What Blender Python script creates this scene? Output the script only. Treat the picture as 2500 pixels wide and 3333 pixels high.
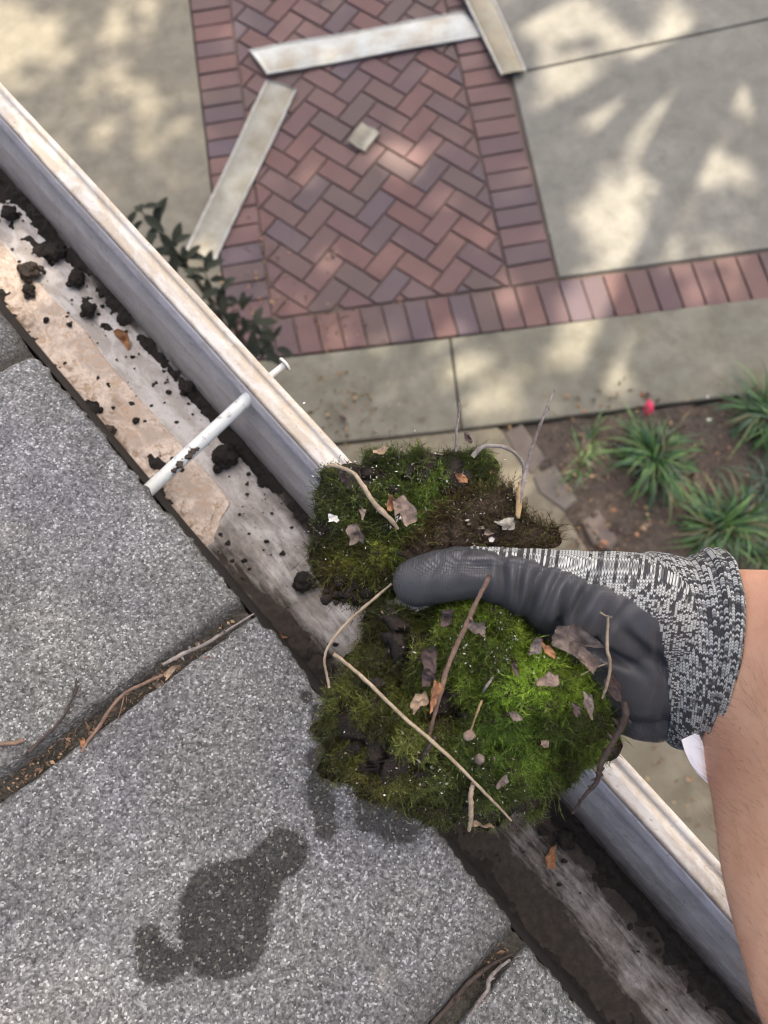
import bpy, math, random
import numpy as np
rad = math.radians
# ------------------------------------------------------------------ clear
for o in list(bpy.data.objects): bpy.data.objects.remove(o)
scene = bpy.context.scene
C = scene.collection
rng = np.random.default_rng(7)
random.seed(7)

# ------------------------------------------------------------------ camera (pose solved from the paving and the gutter)
FPX = 2500.0
_n = lambda a: np.asarray(a, float) / np.linalg.norm(a)
NAD = np.array([100., 680., 2500.]); VPY = np.array([-1498., -9041., 2500.])
_zu = -_n(NAD); _y = _n(VPY - np.dot(VPY, _zu) * _zu); _x = np.cross(_y, _zu)
RC = np.stack([_x, _y, _zu])                 # camera (right, down, forward) -> world
CAM = np.array([0., 0., 3.12])
camd = bpy.data.cameras.new('camera'); cam = bpy.data.objects.new('camera', camd); C.objects.link(cam)
from mathutils import Matrix, Vector
cam.matrix_world = Matrix([[RC[i, 0], -RC[i, 1], -RC[i, 2], CAM[i]] for i in range(3)] + [[0, 0, 0, 1]])
camd.sensor_fit = 'HORIZONTAL'; camd.sensor_width = 36; camd.lens = 36
camd.clip_start = 0.01; camd.clip_end = 600
camd.dof.use_dof = True; camd.dof.focus_distance = 0.43; camd.dof.aperture_fstop = 13
scene.camera = cam

# ------------------------------------------------------------------ sky and sun
SUN = _n([0.33, 0.42, 0.845])
w = bpy.data.worlds.new('World'); scene.world = w; w.use_nodes = True
nt = w.node_tree; nt.nodes.clear()
sky = nt.nodes.new('ShaderNodeTexSky'); sky.sky_type = 'NISHITA'; sky.sun_disc = False
sky.sun_elevation = math.asin(SUN[2]); sky.sun_rotation = math.atan2(SUN[0], SUN[1])
sky.air_density = 0.6; sky.dust_density = 9.0; sky.ozone_density = 0.0; sky.altitude = 0
bg = nt.nodes.new('ShaderNodeBackground'); bg.inputs['Strength'].default_value = 0.15
wo = nt.nodes.new('ShaderNodeOutputWorld')
nt.links.new(sky.outputs[0], bg.inputs[0]); nt.links.new(bg.outputs[0], wo.inputs[0])
ld = bpy.data.lights.new('sun', 'SUN'); ld.energy = 4.8; ld.angle = rad(0.53); ld.color = (1.0, 0.84, 0.66)
lo = bpy.data.objects.new('sun', ld); C.objects.link(lo)
lo.rotation_euler = Vector(SUN).to_track_quat('Z', 'Y').to_euler(); lo.location = (3, 4, 12)
scene.render.engine = 'CYCLES'; scene.cycles.filter_width = 1.0
vs = scene.view_settings
vs.view_transform = 'Standard'; vs.look = 'None'; vs.gamma = 1; vs.use_curve_mapping = False
vs.exposure = 1.40

# ------------------------------------------------------------------ geometry helpers
def ray(dx, dy):                              # survey coordinates on a 1659-wide print of the view -> direction
    return RC @ (np.array([dx * 1.507 - 1250, dy * 1.507 - 1666.5, FPX]) / FPX)
def atz(dx, dy, z):                           # point on a horizontal plane
    d = ray(dx, dy); return CAM + d * ((z - CAM[2]) / d[2])
def atd(dx, dy, D): return CAM + ray(dx, dy) * D
def proj(P):
    c = (np.atleast_2d(P) - CAM) @ RC
    return (1250 + FPX * c[:, 0] / c[:, 2]) / 1.507, (1666.5 + FPX * c[:, 1] / c[:, 2]) / 1.507, c[:, 2]
GZ = 2.58
GA = np.array([-0.269, 0.594, GZ]); GU = _n([0.533, -0.846, 0]); GV = np.array([GU[1], -GU[0], 0.])
ZV = np.array([0, 0, 1.])
def G(u, v, z): return GA + GU * u + GV * v + ZV * z      # gutter frame (along, towards the house, up from lip)
SL = rad(18); WV = GV * math.cos(SL) + ZV * math.sin(SL); NV = -GV * math.sin(SL) + ZV * math.cos(SL)
TO = GA + GV * 0.127 + ZV * 0.02
def T(u, w_, h): return TO + GU * u + WV * w_ + NV * h    # roof frame
def on_roof(dx, dy, h=0.0):
    r = ray(dx, dy); o = TO + NV * h
    return CAM + r * (((o - CAM) @ NV) / (r @ NV))
def on_gut(dx, dy, zrel): return atz(dx, dy, GZ + zrel)

def _hash(i, j, k, s):
    h = (i.astype(np.int64) * 374761393 + j.astype(np.int64) * 668265263 + k.astype(np.int64) * 2147483647 + s * 974634777) & 0xffffffff
    h = ((h ^ (h >> 13)) * 1274126177) & 0xffffffff
    h = ((h ^ (h >> 16)) * 2246822519) & 0xffffffff
    return (h & 0xffffff) / float(0xffffff)
def vn(P, s=0):
    P = np.asarray(P, float); f = np.floor(P); t = P - f; t = t * t * (3 - 2 * t)
    i, j, k = f[:, 0], f[:, 1], f[:, 2]; r = 0
    for a in (0, 1):
        for b in (0, 1):
            for c in (0, 1):
                wgt = (t[:, 0] if a else 1 - t[:, 0]) * (t[:, 1] if b else 1 - t[:, 1]) * (t[:, 2] if c else 1 - t[:, 2])
                r = r + wgt * _hash(i + a, j + b, k + c, s)
    return r
def fbm(P, sc, o=4, s=0):
    P = np.asarray(P, float) * sc; r = 0; a = .5; tot = 0
    for q in range(o):
        r = r + a * vn(P + 17.3 * q, s + q); tot += a; a *= .5; P = P * 2.03
    return r / tot

ORI = {}
def tag(o, label=None, cat=None, group=None, kind=None):
    if label: o['label'] = label
    if cat: o['category'] = cat
    if group: o['group'] = group
    if kind: o['kind'] = kind
    return o
def empty(name, loc, label, cat, group=None):
    o = bpy.data.objects.new(name, None); C.objects.link(o); o.location = loc; o.empty_display_size = .02
    ORI[o.name] = np.array(loc, float)
    return tag(o, label, cat, group)
def mk(name, V, F, mat, smooth=True, fa=None, ca=None, uv=None):
    """mesh datablock from arrays; F is a list of arrays (n,k) or a list of tuples"""
    me = bpy.data.meshes.new(name)
    V = np.asarray(V, float)
    if isinstance(F, np.ndarray): F = [F]
    if len(F) and isinstance(F[0], np.ndarray):
        ls = np.concatenate([np.full(len(f), f.shape[1]) for f in F]); li = np.concatenate([f.ravel() for f in F])
        me.vertices.add(len(V)); me.vertices.foreach_set('co', V.ravel())
        me.loops.add(len(li)); me.loops.foreach_set('vertex_index', li.astype(np.int32))
        me.polygons.add(len(ls)); st = np.concatenate([[0], np.cumsum(ls)[:-1]])
        me.polygons.foreach_set('loop_start', st.astype(np.int32))
        me.update(calc_edges=True); me.validate()
    else:
        me.from_pydata(V.tolist(), [], [tuple(int(q) for q in f) for f in F]); me.update()
    if smooth: me.polygons.foreach_set('use_smooth', np.ones(len(me.polygons), bool))
    for k, a in (fa or {}).items():
        at = me.attributes.new(k, 'FLOAT', 'POINT'); at.data.foreach_set('value', np.asarray(a, np.float32))
    for k, a in (ca or {}).items():
        at = me.attributes.new(k, 'FLOAT_COLOR', 'POINT')
        a = np.asarray(a, np.float32); a = np.concatenate([a, np.ones((len(a), 1), np.float32)], 1)
        at.data.foreach_set('color', a.ravel())
    if uv is not None:
        l = me.uv_layers.new(name='UVMap'); li = np.empty(len(me.loops), np.int32); me.loops.foreach_get('vertex_index', li)
        l.data.foreach_set('uv', np.asarray(uv, np.float32)[li].ravel())
    if mat is not None: me.materials.append(mat)
    return me
def obj(name, V, F, mat, parent=None, origin=None, **kw):
    V = np.asarray(V, float)
    if parent is not None: base = ORI[parent.name]
    else: base = np.array(origin, float) if origin is not None else np.array([V[:, 0].mean(), V[:, 1].mean(), V[:, 2].min()])
    o = bpy.data.objects.new(name, mk(name, V - base, F, mat, **kw)); C.objects.link(o)
    if parent is not None: o.parent = parent
    else: o.location = base
    ORI[o.name] = base
    return o
def prism(poly, z0, z1, ch):
    """convex polygon prism with chamfered top edge, open bottom"""
    p = np.asarray(poly, float); n = len(p)
    ar = 0.5 * np.sum(p[:, 0] * np.roll(p[:, 1], -1) - np.roll(p[:, 0], -1) * p[:, 1])
    if ar < 0: p = p[::-1]
    e = np.roll(p, -1, 0) - p; L = np.linalg.norm(e, axis=1, keepdims=True); e = e / np.maximum(L, 1e-9)
    nr = np.stack([-e[:, 1], e[:, 0]], 1); pn = np.roll(nr, 1, 0)
    bis = nr + pn; bis = bis / np.maximum(np.sum(bis * nr, 1, keepdims=True), .25)
    q = p + bis * ch
    V = np.concatenate([np.c_[p, np.full(n, z0)], np.c_[p, np.full(n, z1 - ch)], np.c_[q, np.full(n, z1)]])
    F = []
    for i in range(n):
        j = (i + 1) % n
        F += [(i, j, n + j, n + i), (n + i, n + j, 2 * n + j, 2 * n + i)]
    F.append(tuple(2 * n + i for i in range(n)))
    return V, F
def clip(poly, a, b, c):                       # keep a*x+b*y<=c
    out = []; n = len(poly)
    for i in range(n):
        p, q = poly[i], poly[(i + 1) % n]; dp = a * p[0] + b * p[1] - c; dq = a * q[0] + b * q[1] - c
        if dp <= 0: out.append(p)
        if dp * dq < 0:
            t = dp / (dp - dq); out.append((p[0] + (q[0] - p[0]) * t, p[1] + (q[1] - p[1]) * t))
    return out
def parea(p):
    p = np.asarray(p); return abs(0.5 * np.sum(p[:, 0] * np.roll(p[:, 1], -1) - np.roll(p[:, 0], -1) * p[:, 1])) if len(p) > 2 else 0
def grid_faces(nu, nv, wrap=False):
    i, j = np.meshgrid(np.arange(nu - 1), np.arange(nv if wrap else nv - 1), indexing='ij')
    j2 = (j + 1) % nv
    return np.stack([i * nv + j, (i + 1) * nv + j, (i + 1) * nv + j2, i * nv + j2], -1).reshape(-1, 4)
def spline(P, n):
    P = np.asarray(P, float); m = len(P)
    if m == 2: return P[0] + (P[1] - P[0]) * np.linspace(0, 1, n)[:, None]
    Q = np.concatenate([2 * P[:1] - P[1:2], P, 2 * P[-1:] - P[-2:-1]])
    ts = np.linspace(0, m - 1 - 1e-6, n); k = ts.astype(int); t = (ts - k)[:, None]
    a, b, c, d = Q[k], Q[k + 1], Q[k + 2], Q[k + 3]
    return .5 * ((2 * b) + (c - a) * t + (2 * a - 5 * b + 4 * c - d) * t * t + (3 * b - a - 3 * c + d) * t ** 3)
def tube(P, R, ns=8, rough=0.0, seed=0, caps=True):
    P = np.asarray(P, float); n = len(P); R = np.broadcast_to(np.asarray(R, float), (n,))
    t = np.gradient(P, axis=0); t /= np.linalg.norm(t, axis=1, keepdims=True)
    ref = np.array([.31, .52, .79]); a = np.cross(t, ref); a /= np.linalg.norm(a, axis=1, keepdims=True); b = np.cross(t, a)
    th = np.arange(ns) * 2 * math.pi / ns
    rr = np.repeat(R[:, None], ns, 1)
    if rough: rr = rr * (1 + rough * (np.random.default_rng(seed).random((n, ns)) - .5) * 2)
    V = P[:, None] + rr[..., None] * (np.cos(th)[None, :, None] * a[:, None] + np.sin(th)[None, :, None] * b[:, None])
    V = V.reshape(-1, 3); F = [tuple(f) for f in grid_faces(n, ns, True)]
    if caps: F += [tuple(range(ns))[::-1], tuple((n - 1) * ns + i for i in range(ns))]
    return V, F
def box(c, ax, ay, az, hx, hy, hz):
    c = np.asarray(c, float); V = []
    for k in (-1, 1):
        for j in (-1, 1):
            for i in (-1, 1): V.append(c + ax * hx * i + ay * hy * j + az * hz * k)
    return np.array(V), [(0, 2, 3, 1), (4, 5, 7, 6), (0, 1, 5, 4), (2, 6, 7, 3), (0, 4, 6, 2), (1, 3, 7, 5)]
def join(parts):
    V = []; F = []; n = 0
    for v, f in parts:
        V.append(np.asarray(v)); F += [tuple(int(q) + n for q in t) for t in f]; n += len(v)
    return np.concatenate(V), F
_ico = {}
def ico(sub):
    if sub not in _ico:
        import bmesh
        bm = bmesh.new(); bmesh.ops.create_icosphere(bm, subdivisions=sub, radius=1)
        _ico[sub] = (np.array([v.co[:] for v in bm.verts]), [tuple(v.index for v in f.verts) for f in bm.faces]); bm.free()
    return _ico[sub]
def lump(c, r, seed, sub=3, amp=.35, freq=1.6, squash=(1, 1, 1)):
    V, F = ico(sub); d = 1 + amp * (fbm(V + seed * 3.7, freq, 4, seed) - .5) * 2
    return np.asarray(c) + V * d[:, None] * r * np.asarray(squash), F

# ------------------------------------------------------------------ material helpers
class M:
    def __init__(s, name):
        s.m = bpy.data.materials.new(name); s.m.use_nodes = True; s.t = s.m.node_tree; s.t.nodes.clear()
        s.o = s.t.nodes.new('ShaderNodeOutputMaterial'); s.b = s.t.nodes.new('ShaderNodeBsdfPrincipled')
        s.t.links.new(s.b.outputs[0], s.o.inputs[0])
    def set(s, inp, v):
        if v is None: return
        if isinstance(v, bpy.types.NodeSocket): s.t.links.new(v, inp)
        else:
            if isinstance(v, (tuple, list)) and len(v) == 3 and inp.type == 'RGBA': v = (*v, 1)
            inp.default_value = v
    def node(s, typ, out=0, props=None, **kw):
        n = s.t.nodes.new('ShaderNode' + typ)
        for k, v in (props or {}).items(): setattr(n, k, v)
        for k, v in kw.items(): s.set(n.inputs[k.replace('_', ' ')], v)
        return n.outputs[out]
    def math(s, op, a, b=None, c=None, clamp=False):
        n = s.t.nodes.new('ShaderNodeMath'); n.operation = op; n.use_clamp = clamp
        for i, v in enumerate((a, b, c)):
            if v is not None: s.set(n.inputs[i], v)
        return n.outputs[0]
    def mix(s, f, a, b, mode='MIX'):
        n = s.t.nodes.new('ShaderNodeMix'); n.data_type = 'RGBA'; n.blend_type = mode
        s.set(n.inputs[0], f); s.set(n.inputs[6], a); s.set(n.inputs[7], b); return n.outputs[2]
    def ramp(s, f, stops, interp='LINEAR'):
        n = s.t.nodes.new('ShaderNodeValToRGB'); cr = n.color_ramp; cr.interpolation = interp
        while len(cr.elements) < len(stops): cr.elements.new(.5)
        for e, (p, c) in zip(cr.elements, stops):
            e.position = p; e.color = (c, c, c, 1) if isinstance(c, (int, float)) else (*c, 1)
        s.set(n.inputs[0], f); return n.outputs[0]
    def co(s, kind='Object'): return s.node('TexCoord', out={'Generated': 0, 'UV': 2, 'Object': 3}[kind])
    def pos(s): return s.node('NewGeometry', out=0)
    def map(s, v, scale=(1, 1, 1), rot=(0, 0, 0), loc=(0, 0, 0)):
        return s.node('Mapping', Vector=v, Scale=scale, Rotation=rot, Location=loc)
    def noise(s, v, scale, detail=4, rough=.55, dist=0, out=0):
        return s.node('TexNoise', out=out, Vector=v, Scale=scale, Detail=detail, Roughness=rough, Distortion=dist)
    def voro(s, v, scale, feature='F1', out=0, rnd=1.0):
        n = s.t.nodes.new('ShaderNodeTexVoronoi'); n.feature = feature
        s.set(n.inputs['Vector'], v); s.set(n.inputs['Scale'], scale)
        if 'Randomness' in n.inputs: s.set(n.inputs['Randomness'], rnd)
        return n.outputs[out]
    def attr(s, name, out=2): return s.node('Attribute', out=out, props={'attribute_name': name})
    def bump(s, h, strength=.5, dist=.001, normal=None):
        return s.node('Bump', Height=h, Strength=strength, Distance=dist, Normal=normal)
    def fin(s, col, rough=.8, normal=None, **kw):
        s.set(s.b.inputs['Base Color'], col); s.set(s.b.inputs['Roughness'], rough)
        if normal is not None: s.set(s.b.inputs['Normal'], normal)
        for k, v in kw.items(): s.set(s.b.inputs[k.replace('_', ' ')], v)
        return s.m

def simple(name, a, b, scale=60, rough=.75, bump=.4, bd=.001, detail=5):
    m = M(name); p = m.pos(); n = m.noise(p, scale, detail)
    return m.fin(m.mix(m.ramp(n, [(.3, 0), (.7, 1)]), a, b), rough, m.bump(n, bump, bd))

# --- ground materials
def mat_concrete(name, c1, c2, stain):
    m = M(name); p = m.pos()
    big = m.noise(p, 1.7, 5, .6); mid = m.noise(p, 9, 6, .65); fine = m.noise(p, 260, 3, .6)
    col = m.mix(m.ramp(big, [(.40, 0), (.60, 1)]), c1, c2)
    col = m.mix(m.ramp(mid, [(.38, 0), (.66, .9)]), col, stain)
    spots = m.ramp(m.voro(p, 11), [(.035, 1), (.09, 0)])
    spots = m.math('MULTIPLY', spots, m.ramp(m.noise(p, 2.3, 2), [(.5, 0), (.6, .7)]))
    col = m.mix(spots, col, (.12, .095, .07))
    col = m.mix(.18, col, m.ramp(fine, [(.3, .1), (.7, .8)]), 'OVERLAY')
    col = m.mix(1.0, col, (.62, .635, .605), 'MULTIPLY')
    return m.fin(col, .88, m.bump(m.mix(.5, fine, mid), .35, .002))
m_slab_l = mat_concrete('concrete_warm', (.31, .29, .242), (.255, .24, .20), (.19, .178, .145))
m_slab_r = mat_concrete('concrete_grey', (.32, .318, .298), (.265, .263, .246), (.205, .203, .188))
m_strip = mat_concrete('concrete_strip', (.29, .285, .247), (.235, .231, .20), (.175, .168, .138))
m_pad = mat_concrete('concrete_pad', (.31, .28, .22), (.24, .22, .175), (.18, .16, .12))

def mat_brick():
    m = M('clay_brick'); r = m.node('ObjectInfo', out=5); p = m.pos()
    pal = m.ramp(r, [(0, (.175, .088, .075)), (.14, (.150, .093, .083)), (.30, (.125, .096, .084)), (.42, (.185, .108, .096)), (.55, (.130, .088, .092)),
                     (.66, (.112, .095, .115)), (.75, (.155, .090, .092)), (.86, (.205, .115, .092)), (.95, (.105, .085, .095))], 'CONSTANT')
    n = m.noise(p, 22, 5, .6); f = m.noise(p, 240, 3)
    col = m.mix(m.ramp(n, [(.3, 0), (.75, .5)]), pal, (.13, .095, .08))
    col = m.mix(.25, col, m.ramp(f, [(.3, .15), (.7, .8)]), 'OVERLAY')
    col = m.mix(m.ramp(m.noise(p, 3.1, 4), [(.5, 0), (.72, .3)]), col, (.22, .17, .13))
    col = m.mix(1.0, m.mix(.30, col, (.125, .100, .105)), (.76, .72, .77), 'MULTIPLY')
    return m.fin(col, .85, m.bump(f, .4, .0015))
m_brick = mat_brick()
m_mortar = simple('sand_mortar', (.075, .055, .047), (.115, .09, .075), 90, .95)
m_soil = simple('bed_soil', (.036, .029, .024), (.088, .070, .057), 60, .95, .9, .008)
m_litter = M('leaf_litter'); _r = m_litter.attr('col', 0); m_litter = m_litter.fin(_r, .8)
m_stone = M('flagstone'); _p = m_stone.pos(); _q = m_stone.node('ObjectInfo', out=5)
m_stone = m_stone.fin(m_stone.mix(m_stone.ramp(m_stone.noise(_p, 14, 5), [(.3, 0), (.7, 1)]), m_stone.ramp(_q, [(0, (.10, .072, .068)), (.5, (.10, .095, .09)), (1, (.12, .10, .085))]), (.15, .13, .105)), .8,
                      m_stone.bump(m_stone.noise(_p, 60, 5), .5, .004))
# --- gutter guard panels
def mat_guard(name, base, dirt, meshy):
    m = M(name); p = m.co('UV'); q = m.pos()
    n = m.noise(q, 7, 6, .65); n2 = m.noise(q, 40, 4)
    hole = m.math('MULTIPLY', m.math('SINE', m.math('MULTIPLY', m.node('SeparateXYZ', out=0, Vector=p), 700.)), m.math('SINE', m.math('MULTIPLY', m.node('SeparateXYZ', out=1, Vector=p), 700.)))
    hole = m.ramp(hole, [(.2, 0), (.6, 1)])
    col = m.mix(m.ramp(n, [(.38, 0), (.66, 1)]), base, dirt)
    col = m.mix(m.math('MULTIPLY', hole, meshy), col, (.05, .05, .04))
    col = m.mix(m.ramp(n2, [(.6, 0), (.75, .5)]), col, (.13, .11, .075))
    return m.fin(col, .55, m.bump(m.mix(.5, hole, n2), .4, .001), Metallic=.15)
m_guard_w = mat_guard('guard_pale', (.38, .43, .44), (.29, .27, .22), .12)
m_guard_o = mat_guard('guard_olive', (.24, .24, .19), (.20, .17, .11), .4)
m_guard_g = mat_guard('guard_grey', (.26, .27, .24), (.165, .15, .11), .3)
m_fold = simple('guard_folded_edge', (.42, .46, .46), (.30, .30, .26), 30, .45)
# --- roof
def mat_tile():
    m = M('concrete_tile'); p = m.pos()
    g = m.voro(p, 820, 'F1', 1); gd = m.voro(p, 820, 'F1', 0); f = m.noise(p, 1100, 3, .6); f2 = m.noise(p, 330, 4, .6)
    big = m.noise(p, 9, 5, .6)
    cell = m.node('SeparateColor', out=0, Color=g)
    col = m.ramp(cell, [(0, .045), (.3, .11), (.6, .19), (.82, .29), (.92, .44), (.985, .76)])
    col = m.mix(.36, col, m.ramp(f2, [(.34, .02), (.5, .18), (.68, .50)]))
    tint = m.mix(m.ramp(big, [(.35, 0), (.65, 1)]), (.96, 1.0, .94), (.97, .98, 1.04))
    col = m.mix(1.0, col, tint, 'MULTIPLY')
    col = m.mix(1.0, col, m.ramp(m.noise(p, 22, 5, .62), [(.32, .66), (.68, 1.06)]), 'MULTIPLY')
    tan = m.ramp(m.noise(p, 14, 3), [(.66, 0), (.8, .35)]); col = m.mix(tan, col, (.36, .33, .27))
    peb = m.voro(m.mix(.012, p, m.node('TexNoise', out=1, Vector=p, Scale=300.)), 150, 'F1', 0); pc = m.node('SeparateColor', out=1, Color=m.voro(p, 150, 'F1', 1))
    pm = m.math('MULTIPLY', m.ramp(peb, [(.14, 1), (.2, 0)]), m.ramp(pc, [(.90, 0), (.92, .6)]))
    col = m.mix(pm, col, (.50, .48, .44))
    wet = m.attr('wet'); dirt = m.attr('dirt')
    col = m.mix(wet, col, m.mix(m.ramp(cell, [(.90, 0), (.97, .5)]), m.mix(1.0, col, (.15, .145, .118), 'MULTIPLY'), (.30, .29, .25)))
    col = m.mix(dirt, col, m.mix(m.ramp(f2, [(.35, 0), (.7, 1)]), (.022, .019, .014), (.07, .064, .048)))
    h = m.math('ADD', m.math('MULTIPLY', m.math('SUBTRACT', .5, gd), .8), m.math('ADD', f2, m.math('MULTIPLY', f, .6)))
    rough = m.mix(wet, (.62, .62, .62), (.42, .42, .42))
    return m.fin(col, rough, m.bump(h, .9, .0012))
m_tile = mat_tile()
# --- gutter metal, u along / v across stored as UV in metres
def mat_gutter(name, base, tanc, dirtc, lo, hi, streak=1.0, rough=.42):
    m = M(name); uv = m.co('UV'); p = m.pos()
    big = m.noise(m.map(uv, (34, 70, 1)), 1, 6, .68, .7)
    st = m.noise(m.map(uv, (48, 260, 1)), 1, 6, .70, .5); fine = m.noise(p, 300, 4); mid = m.noise(p, 55, 6, .7)
    col = m.mix(m.ramp(big, [(.42, 0), (.58, 1)]), base, tanc)
    d = m.attr('dirt')  # real dirt, and painted shade as well along the lower run
    dm = m.math('ADD', d, m.math('MULTIPLY', m.math('SUBTRACT', st, .5), .9 * streak))
    dm = m.math('ADD', dm, m.math('MULTIPLY', m.math('SUBTRACT', mid, .5), .55))
    dirtc = m.mix(m.ramp(m.noise(p, 130, 5, .7), [(.42, 0), (.72, 1)]), dirtc, tuple(min(1, q * 2.0 + .004) for q in dirtc))
    dmk = m.ramp(dm, [(lo, 0), (hi, 1)]); col = m.mix(dmk, col, dirtc)
    col = m.mix(m.ramp(fine, [(.62, 0), (.72, .55)]), col, dirtc)
    return m.fin(col, m.mix(dmk, m.mix(big, (rough - .1,) * 3, (rough + .2,) * 3), (.82,) * 3), m.bump(m.mix(.5, mid, st), .25, .0006), Specular_IOR_Level=.4)
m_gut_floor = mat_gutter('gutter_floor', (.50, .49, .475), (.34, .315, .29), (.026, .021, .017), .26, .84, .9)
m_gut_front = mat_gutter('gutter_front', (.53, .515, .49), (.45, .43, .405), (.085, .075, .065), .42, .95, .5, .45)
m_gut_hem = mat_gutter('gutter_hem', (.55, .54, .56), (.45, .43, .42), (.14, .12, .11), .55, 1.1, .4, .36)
m_gut_lip = mat_gutter('gutter_lip', (.64, .62, .57), (.53, .465, .37), (.20, .155, .11), .50, .98, .7, .5)
m_white = simple('white_enamel', (.74, .75, .72), (.64, .64, .58), 50, .35, .1)
m_ferr = M('ferrule_enamel'); _p = m_ferr.pos()
m_ferr = m_ferr.fin(m_ferr.mix(m_ferr.ramp(m_ferr.noise(_p, 120, 5, .65), [(.58, 0), (.66, 1)]), (.62, .66, .64), m_ferr.mix(m_ferr.noise(_p, 30), (.5, .5, .46), (.25, .22, .18))), .35)
def mat_mudfilm():
    m = M('dried_mud_film'); p = m.co('UV')
    a = m.noise(p, 30, 6, .65, 1.2); b = m.noise(p, 85, 6, .72, 1.4); st = m.noise(m.map(p, (80, 260, 1), (0, 0, .5)), 1, 5, .65, 4.0)
    col = m.mix(m.ramp(a, [(.42, 0), (.60, 1)]), (.68, .59, .50), (.42, .35, .29))
    col = m.mix(m.ramp(b, [(.50, 0), (.58, .85)]), col, (.47, .335, .215))
    col = m.mix(m.ramp(st, [(.48, 0), (.62, .75)]), col, (.36, .31, .275))
    d = m.attr('dirt')
    dm = m.math('ADD', d, m.math('MULTIPLY', m.math('SUBTRACT', b, .5), 1.6))
    col = m.mix(m.ramp(dm, [(.34, 0), (.80, 1)]), col, (.085, .058, .04))
    return m.fin(col, .5, m.bump(m.mix(.4, b, st), .6, .0012))
m_film = mat_mudfilm()
def mat_dirt(name, a, b, rough=.75):
    m = M(name); p = m.pos(); n = m.noise(p, 170, 6, .7); n2 = m.noise(p, 900, 3)
    return m.fin(m.mix(m.ramp(n, [(.35, 0), (.7, 1)]), a, b), rough, m.bump(m.mix(.5, n, n2), .9, .002))
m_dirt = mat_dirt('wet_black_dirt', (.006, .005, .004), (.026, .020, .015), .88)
m_clod = mat_dirt('brown_clod', (.018, .012, .008), (.075, .052, .035), .6)
m_mosssoil = mat_dirt('moss_soil', (.007, .005, .0035), (.034, .024, .016), .9)
m_matsoil = M('soil_mat'); _p = m_matsoil.pos()
m_matsoil = m_matsoil.fin(m_matsoil.mix(m_matsoil.ramp(m_matsoil.noise(_p, 700, 4, .7), [(.35, 0), (.65, 1)]), (.020, .014, .008), (.085, .058, .034)), .95, m_matsoil.bump(m_matsoil.noise(_p, 900, 4, .7), 1, .0015))
def mat_vcol(name, rough=.6, trans=0.0, **kw):
    m = M(name); c = m.attr('col', 0)
    if trans:
        m.fin(c, rough, **kw)
        tr = m.t.nodes.new('ShaderNodeBsdfTranslucent'); m.t.links.new(c, tr.inputs[0])
        mx = m.t.nodes.new('ShaderNodeMixShader'); mx.inputs[0].default_value = trans
        m.t.links.new(m.b.outputs[0], mx.inputs[1]); m.t.links.new(tr.outputs[0], mx.inputs[2]); m.t.links.new(mx.outputs[0], m.o.inputs[0])
        return m.m
    return m.fin(c, rough, **kw)
m_moss = mat_vcol('moss_fronds', .65, .25)
m_blade = mat_vcol('grass_blades', .45, .25)
m_chip = mat_vcol('debris_chips', .85)
def mat_twig(name, a, b):
    m = M(name); p = m.pos(); n = m.noise(p, 420, 5, .7); n2 = m.noise(p, 90, 4)
    return m.fin(m.mix(m.ramp(m.mix(.5, n, n2), [(.38, 0), (.62, 1)]), a, b), .8, m.bump(n, .8, .0006))
m_tw_straw = mat_twig('straw', (.46, .38, .27), (.26, .20, .13)); m_tw_brown = mat_twig('brown_bark', (.26, .17, .12), (.12, .08, .06))
m_tw_dark = mat_twig('dark_bark', (.075, .055, .045), (.035, .026, .022)); m_tw_grey = mat_twig('grey_bark', (.34, .31, .28), (.13, .11, .10))
m_tw_tan = mat_twig('tan_stem', (.52, .38, .20), (.28, .19, .10))
def mat_leaf(name, a, b, rough=.75):
    m = M(name); p = m.pos(); n = m.noise(p, 130, 5, .65); n2 = m.noise(p, 900, 3)
    return m.fin(m.mix(m.ramp(n, [(.38, 0), (.62, 1)]), a, b), rough, m.bump(m.mix(.5, n, n2), .8, .0014))
m_lf_grey = mat_leaf('dry_leaf_grey', (.24, .195, .165), (.10, .078, .064)); m_lf_pink = mat_leaf('dry_leaf_pinkish', (.36, .27, .21), (.18, .13, .10))
m_lf_dark = mat_leaf('dry_leaf_dark', (.095, .065, .06), (.05, .036, .034)); m_lf_tan = mat_leaf('dry_leaf_tan', (.42, .32, .22), (.26, .18, .11))
m_lf_org = mat_leaf('dry_leaf_orange', (.42, .22, .10), (.24, .11, .055)); m_lichen = mat_leaf('lichen', (.44, .42, .36), (.30, .28, .23))
m_whitebit = mat_leaf('white_bit', (.72, .72, .68), (.5, .5, .46))
m_shrub = mat_leaf('shrub_leaf', (.008, .013, .008), (.016, .024, .013), .85)
m_pink = mat_leaf('pink_petal', (.55, .03, .10), (.42, .02, .07), .5)
m_stem = simple('green_stem', (.05, .09, .04), (.08, .11, .05), 40, .6)
m_wall = simple('wall_render', (.42, .38, .31), (.36, .32, .26), 30, .9)
m_fascia = simple('fascia_shade_grime', (.15, .13, .105), (.08, .068, .055), 60, .7)  # dark base colour stands for shade and grime beneath the tile edge
m_bark = simple('tree_bark', (.09, .07, .05), (.16, .12, .09), 18, .95, .9, .02)
m_crown = mat_leaf('tree_leaf', (.05, .085, .025), (.07, .11, .03), .5)

# ================================================================== SETTING: ground, slabs, brick path, bed
def struct(name, V, F, mat, **kw):
    o = obj(name, V, F, mat, origin=(0, 0, 0), **kw); o['kind'] = 'structure'; return o
struct('ground', [(-60, -60, -.12), (60, -60, -.12), (60, 60, -.12), (-60, 60, -.12)], [(0, 1, 2, 3)], m_soil)
def slab(name, poly, mat, z1=0.0, z0=-.11, ch=.006):
    V, F = prism(poly, z0, z1, ch); return struct(name, V, F, mat, smooth=False)
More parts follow.
